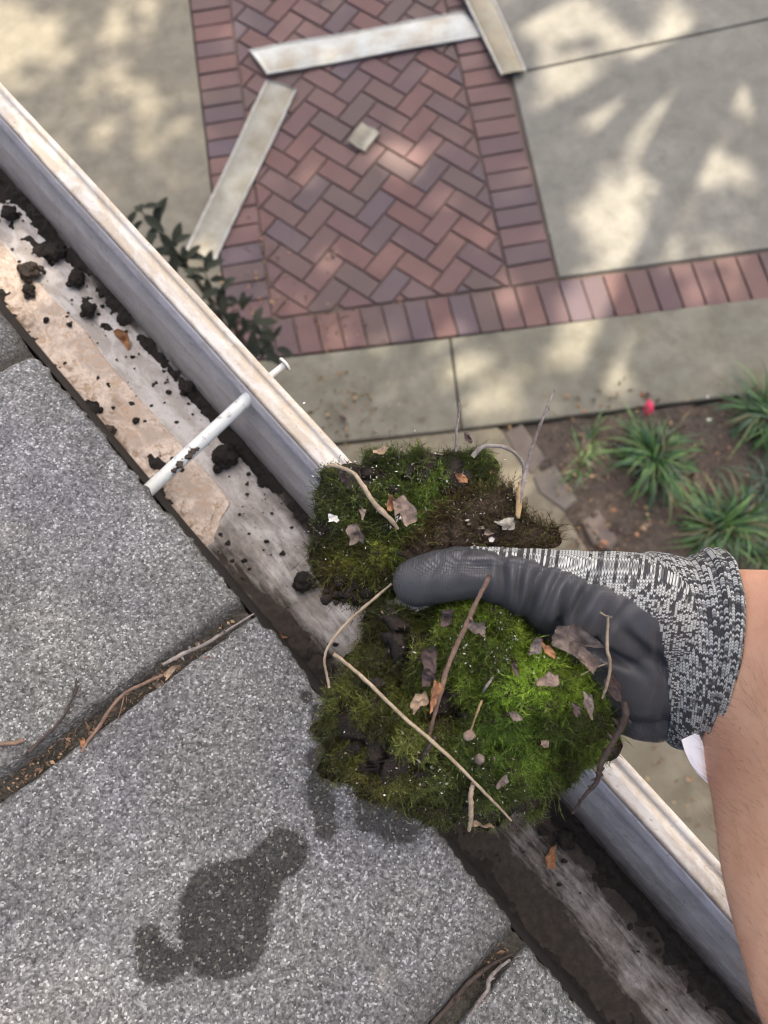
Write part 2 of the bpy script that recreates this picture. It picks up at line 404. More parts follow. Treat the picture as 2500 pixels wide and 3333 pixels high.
# lines of the paving (metres, path runs along y)
PXL, PXLi, PXRi, PXR = -.545, -.346, .752, .962
def top_y(x): return 1.826 - .027 * (x - .169)          # upper edge of the border course
def bot_y(x): return 1.628 - .049 * (x - .137)          # lower edge
def strip_y(x): return 1.168 - .052 * (x - .4)          # lower edge of the concrete strip
slab('concrete_slab', [(-6, -3), (PXL - .008, -3), (PXL - .008, 7), (-6, 7)], m_slab_l)
slab('concrete_slab', [(PXR + .012, top_y(PXR) + .01), (6, top_y(6) + .01), (6, 3.27), (PXR + .03, 2.964)], m_slab_r, .002)
slab('concrete_slab', [(PXR + .03, 2.972), (6, 3.28), (6, 7), (PXR + .03, 7)], m_slab_r, .001)
slab('concrete_strip', [(.437, bot_y(.44) - .008), (6, bot_y(6) + .06), (6, strip_y(6) + .05), (.407, strip_y(.407))], m_strip, .0)
slab('concrete_strip', [(PXL, bot_y(PXL) - .008), (.430, bot_y(.43) - .008), (.400, strip_y(.40)), (PXL, strip_y(PXL) + .01)], m_strip, -.002)
# beige mortar pad left of the flagstones, running on under the eave
slab('paved_pad', [(PXL, strip_y(PXL) - .006), (.56, strip_y(.56) - .008), (.70, .93), (.80, .60), (.90, .30), (1.10, .08), (2.6, -.1), (2.6, -2), (PXL, -2)], m_pad, -.006)
V, F = prism([(PXL, bot_y(PXL) - .004), (6, bot_y(6) + .1), (6, 7), (PXL, 7)], -.11, -.011, .001)
# brick path: mortar bed with every brick laid on it
bed = struct('brick_path', V, F, m_mortar, smooth=False)
BM = .1016; JT = .0075
brick_full = None
bricks = []
def lay(poly, full=None):
    bricks.append((poly, full))
cxf, cyf = .641, 1.973; A = np.array([1, -1]) / math.sqrt(2); Bv = np.array([1, 1]) / math.sqrt(2)
def hb(a0, b0, la, lb):
    g = JT / 2
    pts = [(a0 * BM + g, b0 * BM + g), ((a0 + la) * BM - g, b0 * BM + g), ((a0 + la) * BM - g, (b0 + lb) * BM - g), (a0 * BM + g, (b0 + lb) * BM - g)]
    return [tuple(np.array([cxf, cyf]) + A * (p[0] - BM) + Bv * (p[1] - BM / 2)) for p in pts]
for j in range(-30, 31):
    for i in range(-9, 10):
        for (a0, b0, la, lb) in ((-j + 4 * i, j, 2, 1), (2 - j + 4 * i, j, 1, 2)):
            P = hb(a0, b0, la, lb); c = np.mean(P, 0)
            if not (-.6 < c[0] < 1 and 1.6 < c[1] < 4.5): continue
            Q = P
            Q = clip(Q, -1, 0, -(PXLi + JT)); Q = clip(Q, 1, 0, PXRi - JT) if Q else Q
            Q = clip(Q, -.027, -1, -(top_y(0) + JT)) if Q else Q
            if len(Q) < 3 or parea(Q) < 6e-4: continue
            lay(Q, parea(Q) > parea(P) * .999)
# side courses and the long border course
y = 1.815
while y < 4.5:
    lay([(PXRi + .003, y), (PXR, y), (PXR, y + BM - JT), (PXRi + .003, y + BM - JT)]); y += BM
y = top_y(PXL) + JT
while y < 4.5:
    lay([(PXL, y), (PXLi - .003, y), (PXLi - .003, y + BM - JT), (PXL, y + BM - JT)]); y += BM
x = .158 - 7 * BM
while x < 2.45:
    s = .029 * 1.0
    lay([(x + .012, bot_y(x)), (x + BM - JT + .012, bot_y(x + BM)), (x + BM - JT, top_y(x + BM) - JT), (x, top_y(x) - JT)]); x += BM
nb = 0
for poly, full in bricks:
    c = np.mean(poly, 0); q = [(p[0] - c[0], p[1] - c[1]) for p in poly]
    if full:
        key = 0 if abs((poly[1][0] - poly[0][0])) > 0 and np.hypot(*(np.array(poly[1]) - poly[0])) > .15 else 1
        if brick_full is None: brick_full = {}
        if key not in brick_full:
            V, F = prism(q, -.05, 0, .0035); brick_full[key] = mk('brick', V, F, m_brick, smooth=False)
        me = brick_full[key]
    else:
        V, F = prism(q, -.05, 0, .0035); me = mk('brick', V, F, m_brick, smooth=False)
    o = bpy.data.objects.new('brick', me); C.objects.link(o); o.parent = bed
    o.location = (c[0], c[1], rng.normal(-.001, .0012)); o.rotation_euler = (rng.normal(0, .006), rng.normal(0, .006), rng.normal(0, .006)); nb += 1
print('bricks', nb)
# planting bed
nx, ny = 150, 110
gx, gy = np.meshgrid(np.linspace(.55, 3.2, nx), np.linspace(-.05, 1.14, ny), indexing='ij')
P = np.c_[gx.ravel(), gy.ravel(), np.zeros(nx * ny)]
P[:, 2] = -.045 + .035 * fbm(P, 7, 4, 3) + .022 * fbm(P, 40, 3, 5)
F = grid_faces(nx, ny); cen = P[F].mean(1)
keep = (cen[:, 1] < np.array([strip_y(q) for q in cen[:, 0]]) - .002)
struct('planting_bed', P, F[keep], m_soil)
# flagstones along the bed
fs = [[(1090, 935), (1128, 915), (1180, 990), (1150, 1025), (1120, 1000)], [(1150, 1030), (1198, 1003), (1248, 1080), (1220, 1105), (1165, 1065)],
      [(1255, 1128), (1290, 1100), (1335, 1165), (1320, 1190), (1280, 1175)]]
fl = ['purplish brown flagstone nearest the concrete strip beside the bed', 'grey flagstone in the middle of the bed edging', 'grey brown flagstone at the bed edge behind the glove']
for k, (pg, lb) in enumerate(zip(fs, fl)):
    pts = [tuple(atz(a, b, 0)[:2]) for a, b in pg]; V, F = prism(pts, -.08, -.001 + .002 * k, .008)
    tag(obj('flagstone', V, F, m_stone, smooth=False), lb, 'stone', 'flagstones edging the bed')

# ================================================================== HOUSE: wall, fascia, roof tiles
house = empty('house', G(.5, .5, -GZ), 'house corner under the eave with grey concrete roof tiles', 'house')
def gbox(name, u0, u1, v0, v1, z0, z1, mat):
    V, F = box(G((u0 + u1) / 2, (v0 + v1) / 2, (z0 + z1) / 2), GU, GV, ZV, (u1 - u0) / 2, (v1 - v0) / 2, (z1 - z0) / 2)
    return obj(name, V, F, mat, house, smooth=False)
gbox('wall', -1.4, 2.6, .62, .80, -GZ, -.14, m_wall)
gbox('fascia', -1.5, 2.7, .131, .155, -.16, .0, m_fascia)
gbox('soffit', -1.5, 2.7, .157, .80, -.15, -.135, m_fascia)
roof = bpy.data.objects.new('roof', None); C.objects.link(roof); roof.parent = house; ORI['roof'] = ORI[house.name]
# wet marks left by the dripping moss (centres and radii surveyed on the tile)
WET = [(620, 1834, 50), (600, 1855, 46), (545, 1894, 44), (500, 1905, 40), (452, 1922, 46), (470, 1985, 84), (490, 1950, 70), (475, 2055, 72), (500, 2010, 72), (560, 1925, 46),
       (322, 2022, 30), (318, 2050, 30), (330, 2095, 40), (352, 2078, 34), (380, 2085, 20), (698, 1742, 30), (704, 1790, 24), (800, 1745, 34), (850, 1783, 42), (885, 1800, 22), (684, 1640, 26), (694, 1580, 24), (690, 1695, 30), (664, 1505, 16), (690, 1540, 22), (835, 1750, 40), (790, 1775, 22)]
PITCH = .267
def tile(u0, w0, width, length, du, dw, hero=True, lift=0.0):
    nu, nw = max(int(width / du), 6) + 1, max(int(length / dw), 6) + 1
    uu = np.linspace(0, width, nu); ww = np.linspace(0, length, nw)
    U, W = np.meshgrid(uu, ww, indexing='ij')
    P3 = np.c_[(U + u0).ravel(), (W + w0).ravel(), np.zeros(U.size)]
    chan = np.clip((U - (width - .021)) / .008, 0, 1); chan = chan * chan * (3 - 2 * chan)
    h = -.010 * chan - .0025 * np.clip(1 - W / .006, 0, 1) ** 2 - .002 * np.clip(1 - U / .004, 0, 1) ** 2
    h = h + ((fbm(P3, 60, 3, 2) - .5) * .0012 + (fbm(P3, 350, 2, 9) - .5) * .0010).reshape(U.shape)
    edge = ((fbm(P3 * [1, 0, 0], 70, 4, 4) - .5) * .007 + (fbm(P3 * [1, 0, 0], 300, 3, 8) - .5) * .004).reshape(U.shape)
    Wj = W + w0 + edge * np.clip(1 - W / .012, 0, 1)
    sedge = ((fbm(P3 * [0, 1, 0], 120, 4, 14) - .5) * .003).reshape(U.shape) * np.clip(1 - U / .008, 0, 1)
    lift_ = lift + W * .0
    V = TO + (U + u0 + sedge).ravel()[:, None] * GU + Wj.ravel()[:, None] * WV + (h + lift_).ravel()[:, None] * NV
    # attributes
    dx, dy, _ = proj(V)
    wet = np.zeros(len(V))
    if hero:
        nz = (fbm(P3, 90, 3, 21) - .5) * 26 + (fbm(P3, 500, 2, 23) - .5) * 12
        d = np.full(len(V), 1e9); acc = np.zeros(len(V))
        for (a, b, r) in WET: acc += np.exp(-((dx - a) ** 2 + (dy - b) ** 2) / (r * .78) ** 2)
        wet = np.clip((acc + nz * .014 - .16) / .15, 0, 1) * (.86 + .28 * (fbm(P3, 40, 3, 25) - .3))
    dirt = (chan.ravel() * (.75 + .5 * fbm(P3, 120, 3, 31)))
    dirt = np.maximum(dirt, np.clip(((.018 + .03 * (fbm(P3, 30, 3, 33) - .5)) - (width - .021 - U.ravel())) / .02, 0, 1) * .55)
    dirt = np.maximum(dirt, np.clip(1 - W.ravel() / (.0015 + .006 * np.clip(fbm(P3, 45, 3, 35) - .42, 0, 1) * 4), 0, 1) * .8)
    # skirts: front edge and side edges
    nv = len(V); idx = np.arange(nv).reshape(nu, nw)
    F = [grid_faces(nu, nw)[:, ::-1]]
    def skirt(ids, depth, nsub=4):
        nonlocal V, wet, dirt
        prev = ids
        for k in range(1, nsub + 1):
            s = k / nsub; base = V[ids]
            rg = (fbm(base, 260, 3, 40 + k) - .5) * .003
            new = base - NV * depth * s + GV * (.003 * s) + GV * rg[:, None]
            st = len(V); V = np.concatenate([V, new]); n_ = np.arange(st, st + len(ids))
            wet = np.concatenate([wet, np.zeros(len(ids))]); dirt = np.concatenate([dirt, .45 + .45 * fbm(base + k, 90, 3, 45)])
            F.append(np.stack([prev[:-1], prev[1:], n_[1:], n_[:-1]], -1)); prev = n_
    skirt(idx[:, 0], .024); skirt(idx[0, :][::-1], .020, 2); skirt(idx[-1, :], .012, 2)
    return obj('tile', V, F, m_tile, roof, fa={'wet': wet, 'dirt': np.clip(dirt, 0, 1)})
for k in range(-2, 6):
    u0 = .522 + (k - 1) * PITCH
    hero = 0 <= k <= 2
    tile(u0, (.0, .0, .001, -.001, .0015, 0, 0, 0)[k + 2] - .003, PITCH + .004, .36, .0016 if hero else .012, .0016 if hero else .012, hero, -.0012 * 0)
    tile(u0 + .13, .325, PITCH + .004, .38, .014, .014, False, .022)
# roof deck behind the tiles so that nothing is hollow
V, F = box(TO + GU * .55 + WV * .9 - NV * .06, GU, WV, NV, 2.0, .88, .015); obj('deck', V, F, m_fascia, roof, smooth=False)

# ================================================================== RAIN GUTTER
gut = empty('rain_gutter', G(.5, .06, -.08), 'white metal rain gutter running diagonally along the tiled eave', 'gutter')
def sweep(prof, name, mat, dirt_shade_f, u0=-.7, u1=1.7, sub=None, parent=None, wob=.0004):
    """sweep a (v,z) polyline along the gutter; UV in metres"""
    prof = np.asarray(prof, float)
    seg = np.linalg.norm(np.diff(prof, axis=0), axis=1); s = np.concatenate([[0], np.cumsum(seg)])
    n = max(int(s[-1] / (sub or .002)), 2); ss = np.linspace(0, s[-1], n + 1)
    ss = np.unique(np.round(np.concatenate([ss, s]), 6))
    pv = np.interp(ss, s, prof[:, 0]); pz = np.interp(ss, s, prof[:, 1])
    uu = np.concatenate([np.linspace(u0, -.05, 20)[:-1], np.linspace(-.05, 1.05, 420), np.linspace(1.05, u1, 20)[1:]])
    U, K = np.meshgrid(uu, np.arange(len(ss)), indexing='ij')
    pu = U.ravel(); v_ = pv[K.ravel()]; z_ = pz[K.ravel()]
    q = np.c_[pu, v_ * 3, z_ * 3]
    z_ = z_ + (fbm(q, 9, 3, 50) - .5) * wob * 6; v_ = v_ + (fbm(q, 7, 3, 51) - .5) * wob * 6
    V = GA + pu[:, None] * GU + v_[:, None] * GV + z_[:, None] * ZV
    return obj(name, V, grid_faces(len(uu), len(ss)), mat, parent or gut, uv=np.c_[pu, ss[K.ravel()]], fa={'dirt': dirt_shade_f(pu, pv[K.ravel()], pz[K.ravel()], ss[K.ravel()])})
def arc(c, r, a0, a1, n): return [(c[0] + r * math.cos(rad(a)), c[1] + r * math.sin(rad(a))) for a in np.linspace(a0, a1, n)]
# outer face (ogee), seen only from outside
outer = [(.052, -.083), (.036, -.083), (.030, -.080), (.022, -.066), (.012, -.052), (.006, -.040), (.003, -.026), (.003, -.016)]
sweep(outer, 'front_face', m_gut_lip, lambda u, v, z, s: .25 + 0 * u, sub=.004)
# lip: rolled outer bead, small groove, flat top, inner return
lip = [(.003, -.016)] + arc((.0035, -.004), .0035, 200, 60, 7) + [(.0062, -.0026), (.0072, -.0032), (.0082, -.0026), (.0095, -.0012), (.012, -.0006), (.0175, -.0010)] + arc((.0185, -.0035), .0025, 95, -5, 5)
sweep(lip, 'lip', m_gut_lip, lambda u, v, z, s: .34 + .5 * np.clip((v - .016) / .005, 0, 1) + .2 * np.clip((u - .3), 0, 1) , sub=.0015)
# inside of the front: upright, hollow, sloping ledge down to the floor
hem = [(.0210, -.0036), (.0225, -.0048), (.0252, -.0092), (.0262, -.0118), (.0255, -.0142), (.0225, -.0158), (.0165, -.0165)]
sweep(hem, 'hem', m_gut_hem, lambda u, v, z, s: .12 + .12 * np.clip((u - .6) * 5, 0, 1), sub=.001)  # hem toned darker down the lower run as painted shade
inner = [(.0160, -.0168), (.0220, -.0186), (.0262, -.0225), (.0330, -.0345), (.0390, -.0530), (.0450, -.0775)]
sweep(inner, 'front_wall', m_gut_front, lambda u, v, z, s: .14 + .16 * np.clip((u - .5) * 6, 0, 1) + .50 * np.clip((-z - .05) / .028, 0, 1) + .25 * np.clip((.027 - v) / .006, 0, 1) + .24 * np.clip((u - .6) * 5, 0, 1), sub=.002)  # grime, plus shade painted into the lower run; darker under the hem too
def fl_dirt_shade(u, v, z, s):  # corner dirt and grime, with shade painted into the lower run
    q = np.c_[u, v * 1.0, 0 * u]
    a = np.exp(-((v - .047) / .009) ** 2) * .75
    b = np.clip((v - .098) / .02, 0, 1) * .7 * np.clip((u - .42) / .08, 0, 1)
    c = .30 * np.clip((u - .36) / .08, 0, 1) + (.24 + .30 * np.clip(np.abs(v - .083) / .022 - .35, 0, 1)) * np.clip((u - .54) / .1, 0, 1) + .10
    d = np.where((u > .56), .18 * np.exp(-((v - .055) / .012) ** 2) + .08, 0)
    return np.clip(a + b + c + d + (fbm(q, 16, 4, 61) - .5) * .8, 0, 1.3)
floor_ = [(.0450, -.0775), (.047, -.0795), (.060, -.0812), (.092, -.0806), (.121, -.0795), (.1255, -.0765)]
sweep(floor_, 'floor', m_gut_floor, fl_dirt_shade, sub=.002)
sweep([(.1255, -.0765), (.1268, -.05), (.1272, -.02), (.1275, -.012)], 'back_wall', m_dirt, lambda u, v, z, s: .85 + 0 * u, sub=.003)  # black dirt colour here stands for shade and grime below the tiles
# spike and ferrule that hold the gutter up
V, F = tube([G(.379 + (v - .02) * .075, v, -.0105) for v in np.linspace(.0195, .165, 14)], .0053, 20); fer = obj('ferrule', V, F, m_ferr, gut)
V, F = tube([G(.3765, v, -.0105) for v in (-.0145, -.010, -.0045, .004)], .0026, 14); sp = obj('spike', V, F, m_white, gut)
V, F = tube([G(.3765, v, -.0105) for v in (-.0166, -.0160, -.0148, -.0143)], [.0050, .0064, .0064, .0052], 20); obj('spike_head', V, F, m_white, sp)

# dried mud film lying on the back half of the floor
nu_, nv_ = 300, 60
U, Q = np.meshgrid(np.linspace(.04, .428, nu_), np.linspace(0, 1, nv_), indexing='ij')
e0 = .0865 + .0035 * (fbm(np.c_[U.ravel() * 1.0, U.ravel() * 0, U.ravel() * 0], 26, 4, 71).reshape(U.shape) - .5) * 2 + .004 * np.clip((.16 - U) / .05, 0, 1) + .040 * np.clip((U - .405 + .03 * (fbm(np.c_[Q.ravel() * 4, U.ravel() * 40, U.ravel() * 0], 2, 3, 72).reshape(U.shape) - .5)) / .022, 0, 1)
Vv = e0 + (.1262 - e0) * Q
q = np.c_[U.ravel(), Vv.ravel(), 0 * U.ravel()]
zz = -.0786 + .0018 * np.sin(np.clip(Q * 3, 0, 1) * math.pi / 2) + .005 * np.clip((Q - .82) / .18, 0, 1) ** 2 + ((fbm(q, 120, 4, 73) - .5) * .0018).reshape(U.shape)
zz = np.where(Q == 0, -.0808, zz)
fd = np.clip(.15 + .30 * (Q > .6) * (Q - .6) * 2.5 + .30 * np.clip((U - .33) / .08, 0, 1) * Q + (fbm(q, 45, 4, 75).reshape(U.shape) - .5) * .9, 0, 1)
V = GA + U.ravel()[:, None] * GU + Vv.ravel()[:, None] * GV + zz.ravel()[:, None] * ZV
tag(obj('mud_film', V, grid_faces(nu_, nv_), m_film, origin=G(.25, .1, -.08), uv=q[:, :2], fa={'dirt': fd.ravel()}), 'cracked sheet of dried tan mud on the gutter floor beside the tiles', 'mud')

# ================================================================== DIRT IN THE GUTTER
def dirt_sheet(name, u0, u1, v0, v1, nu, nv, zf, field, amp, mat, label, seed):
    U, Vq = np.meshgrid(np.linspace(u0, u1, nu), np.linspace(v0, v1, nv), indexing='ij')
    q = np.c_[U.ravel(), Vq.ravel(), 0 * U.ravel()]
    n = fbm(q, 62, 4, seed) - .5 + .55 * (fbm(q, 190, 3, seed + 5) - .5)
    h = field(q[:, 0], q[:, 1]) + n * 1.5
    z = zf(q[:, 0], q[:, 1]) + amp * np.clip(h, -.15, 1.6) ** 1 * (1 + .8 * (fbm(q, 420, 3, seed + 9) - .5))
    V = GA + q[:, :1] * GU + q[:, 1:2] * GV + z[:, None] * ZV
    F = grid_faces(nu, nv); keep = (h[F] > .02).any(1) & (h[F] > -.2).all(1)
    F = F[keep]; used = np.unique(F); mp = np.full(len(V), -1); mp[used] = np.arange(len(used))
    return tag(obj(name, V[used], mp[F], mat, origin=G((u0 + u1) / 2, (v0 + v1) / 2, -.08)), label, 'dirt', None, 'stuff')
floor_z = lambda u, v: np.where((v > .088) & (u < .42), -.0770 + .005 * np.clip(((v - .0865) / .0397 - .82) / .18, 0, 1.3) ** 2, np.interp(v, [.0450, .047, .060, .092, .121, .1255, .1268], [-.0775, -.0795, -.0812, -.0806, -.0795, -.0765, -.055])) + .0003
def fieldA(u, v):
    line = np.exp(-((v - .050) / .0068) ** 2) * 1.32
    line = line * np.where(u < .56, .82 + .3 * np.sin(u * 23), 1.0)
    mid = np.exp(-((v - .068) / .013) ** 2) * np.interp(u, [-.1, .05, .12, .22, .30, .42, .50], [.75, .72, .66, .42, .34, .30, .1])
    low = np.where(u > .56, np.exp(-((v - .058) / .012) ** 2) * .40, 0)
    return line + mid + low - .78
dirt_sheet('wet_dirt', -.12, 1.05, .044, .092, 900, 44, floor_z, fieldA, .0065, m_dirt, 'wet black dirt lining the front corner of the gutter floor', 80)
def fieldB(u, v):
    e = 1.25 * np.exp(-((v - .127) / .0075) ** 2) * np.interp(u, [-.1, .1, .2, .3, .40, .48, .56, .62, 1.1], [.8, .75, .55, .42, .60, .5, .9, 1.0, 1.0]) * (.75 + .9 * (fbm(np.c_[u, u * 0, u * 0], 22, 2, 99) - .3))
    w_ = np.exp(-((v - .112) / .012) ** 2) * np.interp(u, [.2, .42, .5, .58, .65, 1.1], [.2, .3, .35, .45, .40, .35])
    bl = np.exp(-(((u - .24) / .015) ** 2 + ((v - .104) / .007) ** 2)) * .9 + np.exp(-(((u - .345) / .012) ** 2 + ((v - .112) / .006) ** 2)) * .9 + np.exp(-(((u - .355) / .012) ** 2 + ((v - .100) / .004) ** 2)) * .85
    return e + w_ + bl - .80
dirt_sheet('wet_dirt', -.12, 1.05, .086, .1285, 900, 40, floor_z, fieldB, .0045, m_dirt, 'dark brown dirt caked along the tile side of the gutter', 90)
def clod(name, dx, dy, r, zrel, lab, seed, mat, cat='dirt', squash=(1, 1, .7)):
    c = on_gut(dx, dy, zrel); parts = [lump(c, r, seed, 4, .5, 1.8, squash)]
    for k in range(7):
        a = rng.random() * 6.28; d = r * (.7 + .5 * rng.random())
        parts.append(lump(c + np.array([math.cos(a) * d, math.sin(a) * d, -r * .25]), r * (.2 + .25 * rng.random()), seed + k + 1, 2, .5, 1.9))
    V, F = join(parts); return tag(obj(name, V, F, mat), lab, cat, 'clods of dirt in the gutter')
clod('dirt_clod', 18, 458, .0065, -.074, 'black dirt clod at the upper left end of the gutter', 3, m_dirt)
clod('dirt_clod', 62, 585, .0088, -.072, 'large brown dirt clod on the tan mud film', 11, m_clod)
clod('dirt_clod', 115, 545, .0085, -.074, 'black dirt clod between the mud film and gutter front', 19, m_dirt)
clod('dirt_clod', 165, 600, .0075, -.074, 'black dirt clod beside the stepped corner of the mud film', 23, m_dirt)
clod('dirt_clod', 190, 668, .0065, -.074, 'black dirt clod halfway along the mud film', 29, m_dirt)
clod('dirt_clod', 405, 835, .0062, -.075, 'black dirt clod above the white ferrule', 31, m_dirt)
clod('dirt_clod', 485, 985, .0105, -.073, 'broad black dirt clod just below the white ferrule', 37, m_dirt)
clod('dirt_clod', 655, 1255, .0080, -.073, 'black dirt clod left of the upper moss clump', 41, m_dirt)
clod('dirt_clod', 1222, 1815, .0062, -.075, 'black dirt clod touching the brown leaf under the moss', 47, m_dirt)
clod('dirt_clod', 1172, 1795, .0030, -.077, 'small black dirt clod above the brown leaf in the gutter', 53, m_dirt)
clod('dirt_clod', 100, 690, .0024, -.075, 'small round black clod on the mud film', 57, m_dirt)
clod('dirt_clod', 150, 700, .0022, -.075, 'tiny black clod right of the small round one', 59, m_dirt)
clod('dirt_clod', 293, 908, .0026, -.075, 'small dark clod on the front edge of the mud film', 61, m_dirt)
for k, (a, b, r, lb) in enumerate([(8, 690, .0085, 'dark clod wedged between the mud film and upper tile at the left edge'), (62, 765, .0075, 'dark clod beside the joint of the upper tiles'), (195, 885, .0075, 'dark clod at the tile edge left of the ferrule'),
                                  (228, 932, .0070, 'brown black clod under the tile edge near the ferrule'), (62, 625, .006, 'dark crumbly clod at the foot of the large brown one')]):
    clod('dirt_clod', a, b, r, -.072, lb, 101 + 9 * k, m_clod if k % 2 else m_dirt, squash=(1, .8, .6))
parts = [lump(G(.379 + (v - .02) * .075 + du, v, -.0068), r, k + 5, 3, .8, 2.0, (1, 1, .42)) for k, (v, du, r) in enumerate([(.084, .0015, .0034), (.088, .003, .0030), (.093, .001, .0026), (.098, .003, .0034), (.103, .0035, .0024), (.080, .0035, .0022)])]
V, F = join(parts); tag(obj('dirt_clod', V, F, m_clod), 'smear of brown dirt stuck on the white ferrule', 'dirt', 'clods of dirt in the gutter')
# loose crumbs everywhere in the gutter
parts = []
for k in range(300):
    u = rng.uniform(-.05, .62) if k % 6 else rng.uniform(.6, .98); v = rng.choice([rng.normal(.055, .008), rng.normal(.078, .012), rng.uniform(.048, .125)])
    if not .047 < v < .125: continue
    parts.append(lump(G(u, v, -.0795 + (.0016 if v > .088 and u < .42 else 0)), abs(rng.normal(.0005, .0009)) + .0004, k, 2, .8, 1.7, (1, .7, .5)))
V, F = join(parts); tag(obj('dirt_crumbs', V, F, m_dirt, origin=G(.5, .08, -.08)), 'scattered crumbs of black dirt on the gutter floor', 'dirt', None, 'stuff')

# ---- crumpled dead leaves
def leafmesh(center, ax, ay, nrm, L, Wd, seed, curl=.25, jag=.25):
    """irregular dead leaf: radial sheet with torn outline, wavy and double sided with thickness"""
    r_ = np.random.default_rng(seed); nr, na = 8, 44
    th = np.arange(na) * 2 * math.pi / na
    kk = r_.integers(7, 11); ct = (np.arange(kk) + r_.uniform(-.38, .38, kk)) * 2 * math.pi / kk; cr0 = r_.uniform(.5, 1.2, kk); cr0[r_.integers(kk)] *= .55
    pg = np.c_[np.cos(ct) * cr0, np.sin(ct) * cr0]; out = []
    for t in th:
        d0 = np.array([math.cos(t), math.sin(t)]); best = .3
        for i in range(kk):
            p_, e_ = pg[i], pg[(i + 1) % kk] - pg[i]; det = d0[1] * e_[0] - d0[0] * e_[1]
            if abs(det) < 1e-9: continue
            tt = (p_[1] * e_[0] - p_[0] * e_[1]) / det; uu = (d0[0] * p_[1] - d0[1] * p_[0]) / det
            if tt > 0 and 0 <= uu <= 1: best = max(best, tt)
        out.append(best)
    out = np.array(out) * (1 + jag * (r_.random(na) - .5) * .25)
    V = []
    for s in np.linspace(.0, 1, nr):
        for t, o in zip(th, out): V.append((s * o * math.cos(t) * L / 2, s * o * math.sin(t) * Wd / 2))
    V = np.array(V); z = (fbm(np.c_[V / L * 2.2, np.full(len(V), seed * 1.7)], 1.6, 3, seed) - .5) * L * .6
    for q in range(4):
        a0 = r_.random() * 6.28; z += np.abs(V[:, 0] * math.cos(a0) + V[:, 1] * math.sin(a0) - r_.normal(0, .12) * L) * r_.uniform(.15, .6) * (1 if q else -1)
    z += curl * (V[:, 1] ** 2) / max(Wd, 1e-6) * 1.6 - z.mean()
    P = np.asarray(center) + V[:, :1] * ax + V[:, 1:2] * ay + z[:, None] * nrm
    F = grid_faces(nr, na, True); th_ = .00025 * nrm
    n = len(P); P2 = np.concatenate([P, P - th_])
    rim = np.arange((nr - 1) * na, nr * na); rj = np.roll(rim, -1)
    F = np.concatenate([F, F[:, ::-1] + n, np.stack([rim, rj, rj + n, rim + n], -1)])
    return P2, F
def frame(nrm, ang):
    nrm = _n(nrm); a = _n(np.cross(nrm, [.3, .8, .45])); b = np.cross(nrm, a)
    c, s = math.cos(ang), math.sin(ang); return a * c + b * s, b * c - a * s, nrm
def img_frame(ang, tilt=(0, 0)):
    """axes for something facing the viewer's side: ang is its direction on the print"""
    R_, D_, Fw = RC[:, 0], RC[:, 1], RC[:, 2]
    n_ = _n(-Fw + R_ * tilt[0] + D_ * tilt[1]); a = _n(R_ * math.cos(ang) + D_ * math.sin(ang) - n_ * ((R_ * math.cos(ang) + D_ * math.sin(ang)) @ n_))
    return a, np.cross(n_, a), n_
def leaf(c, ang, L, Wd, mat, seed, lab, tilt=(0, 0), curl=.25, jag=.25, name='dead_leaf', cat='leaf', group=None):
    a, b, n_ = img_frame(ang, tilt); V, F = leafmesh(c, a, b, n_, L, Wd, seed, curl, jag)
    return tag(obj(name, V, F, mat), lab, cat, group)
leaf(on_gut(268, 735, -.077), 1.0, .020, .012, m_lf_org, 5, 'orange brown dead leaf among black dirt in the gutter', (.1, .2), .2, .2)
leaf(on_gut(1192, 1850, -.077), 2.0, .021, .012, m_lf_org, 9, 'brown dead leaf on the gutter floor below the moss', (.1, 0), .15, .08)
leaf(on_gut(600, 1372, -.074), .2, .016, .006, m_lf_org, 13, 'rust orange leaf scrap at the tile corner in the gutter', (0, 0), .2, .3)

# ================================================================== TWIGS AND DEBRIS ON THE ROOF
def twig(pts, R, mat, lab, name='twig', n=26, seed=0, knobs=0, jitter=.12, group=None, side=None):
    P = spline(pts, n); r_ = np.random.default_rng(seed + 100)
    R = (np.interp(np.linspace(0, 1, n), np.linspace(0, 1, len(R)), R) if np.ndim(R) else np.full(n, R)) * .82
    jn = (r_.random((max(4, n // 5), 3)) - .5); P = P + spline(jn, n) * R[:, None] * jitter * 9
    parts = [tube(P, R, 8, .26, seed)]
    for k in range(knobs):
        i = r_.integers(2, n - 2); d = r_.normal(size=3); d /= np.linalg.norm(d)
        parts.append(tube([P[i], P[i] + d * R[i] * 1.6, P[i] + d * R[i] * (2.2 + r_.random() * 1.5)], [R[i] * .8, R[i] * .7, R[i] * .25], 6))
    for sp_ in (side or []): parts.append(tube(spline(sp_[0], 8), np.linspace(sp_[1], sp_[1] * .5, 8), 6, .15, seed + 3))
    V, F = join(parts); return tag(obj(name, V, F, mat), lab, 'twig', group)
rp = lambda L, h: [on_roof(a, b, h) for a, b in L]
twig(rp([(548, 1325), (490, 1362), (440, 1392), (400, 1412), (352, 1434)], .002), [.0007, .0013, .0015, .0016, .0014], m_tw_grey, 'long grey twig in the joint pointing at the gutter', knobs=4, seed=1)
twig(rp([(355, 1458), (310, 1478), (268, 1500), (235, 1535), (212, 1572), (190, 1600), (176, 1625)], .001), [.0012, .0013, .0014, .0014, .0013, .001], m_tw_brown, 'curved reddish grey twig lying in the tile joint', knobs=4, seed=2,
     side=[(rp([(268, 1502), (262, 1530), (255, 1552)], .001), .0005)])
twig(rp([(165, 1465), (163, 1490), (150, 1520), (140, 1545), (115, 1575), (90, 1597), (62, 1628)], .0022), [.0006, .0011, .0009, .0010, .0011, .0011, .0014], m_tw_dark, 'crooked dark twig lying on the upper tile', knobs=3, seed=3)
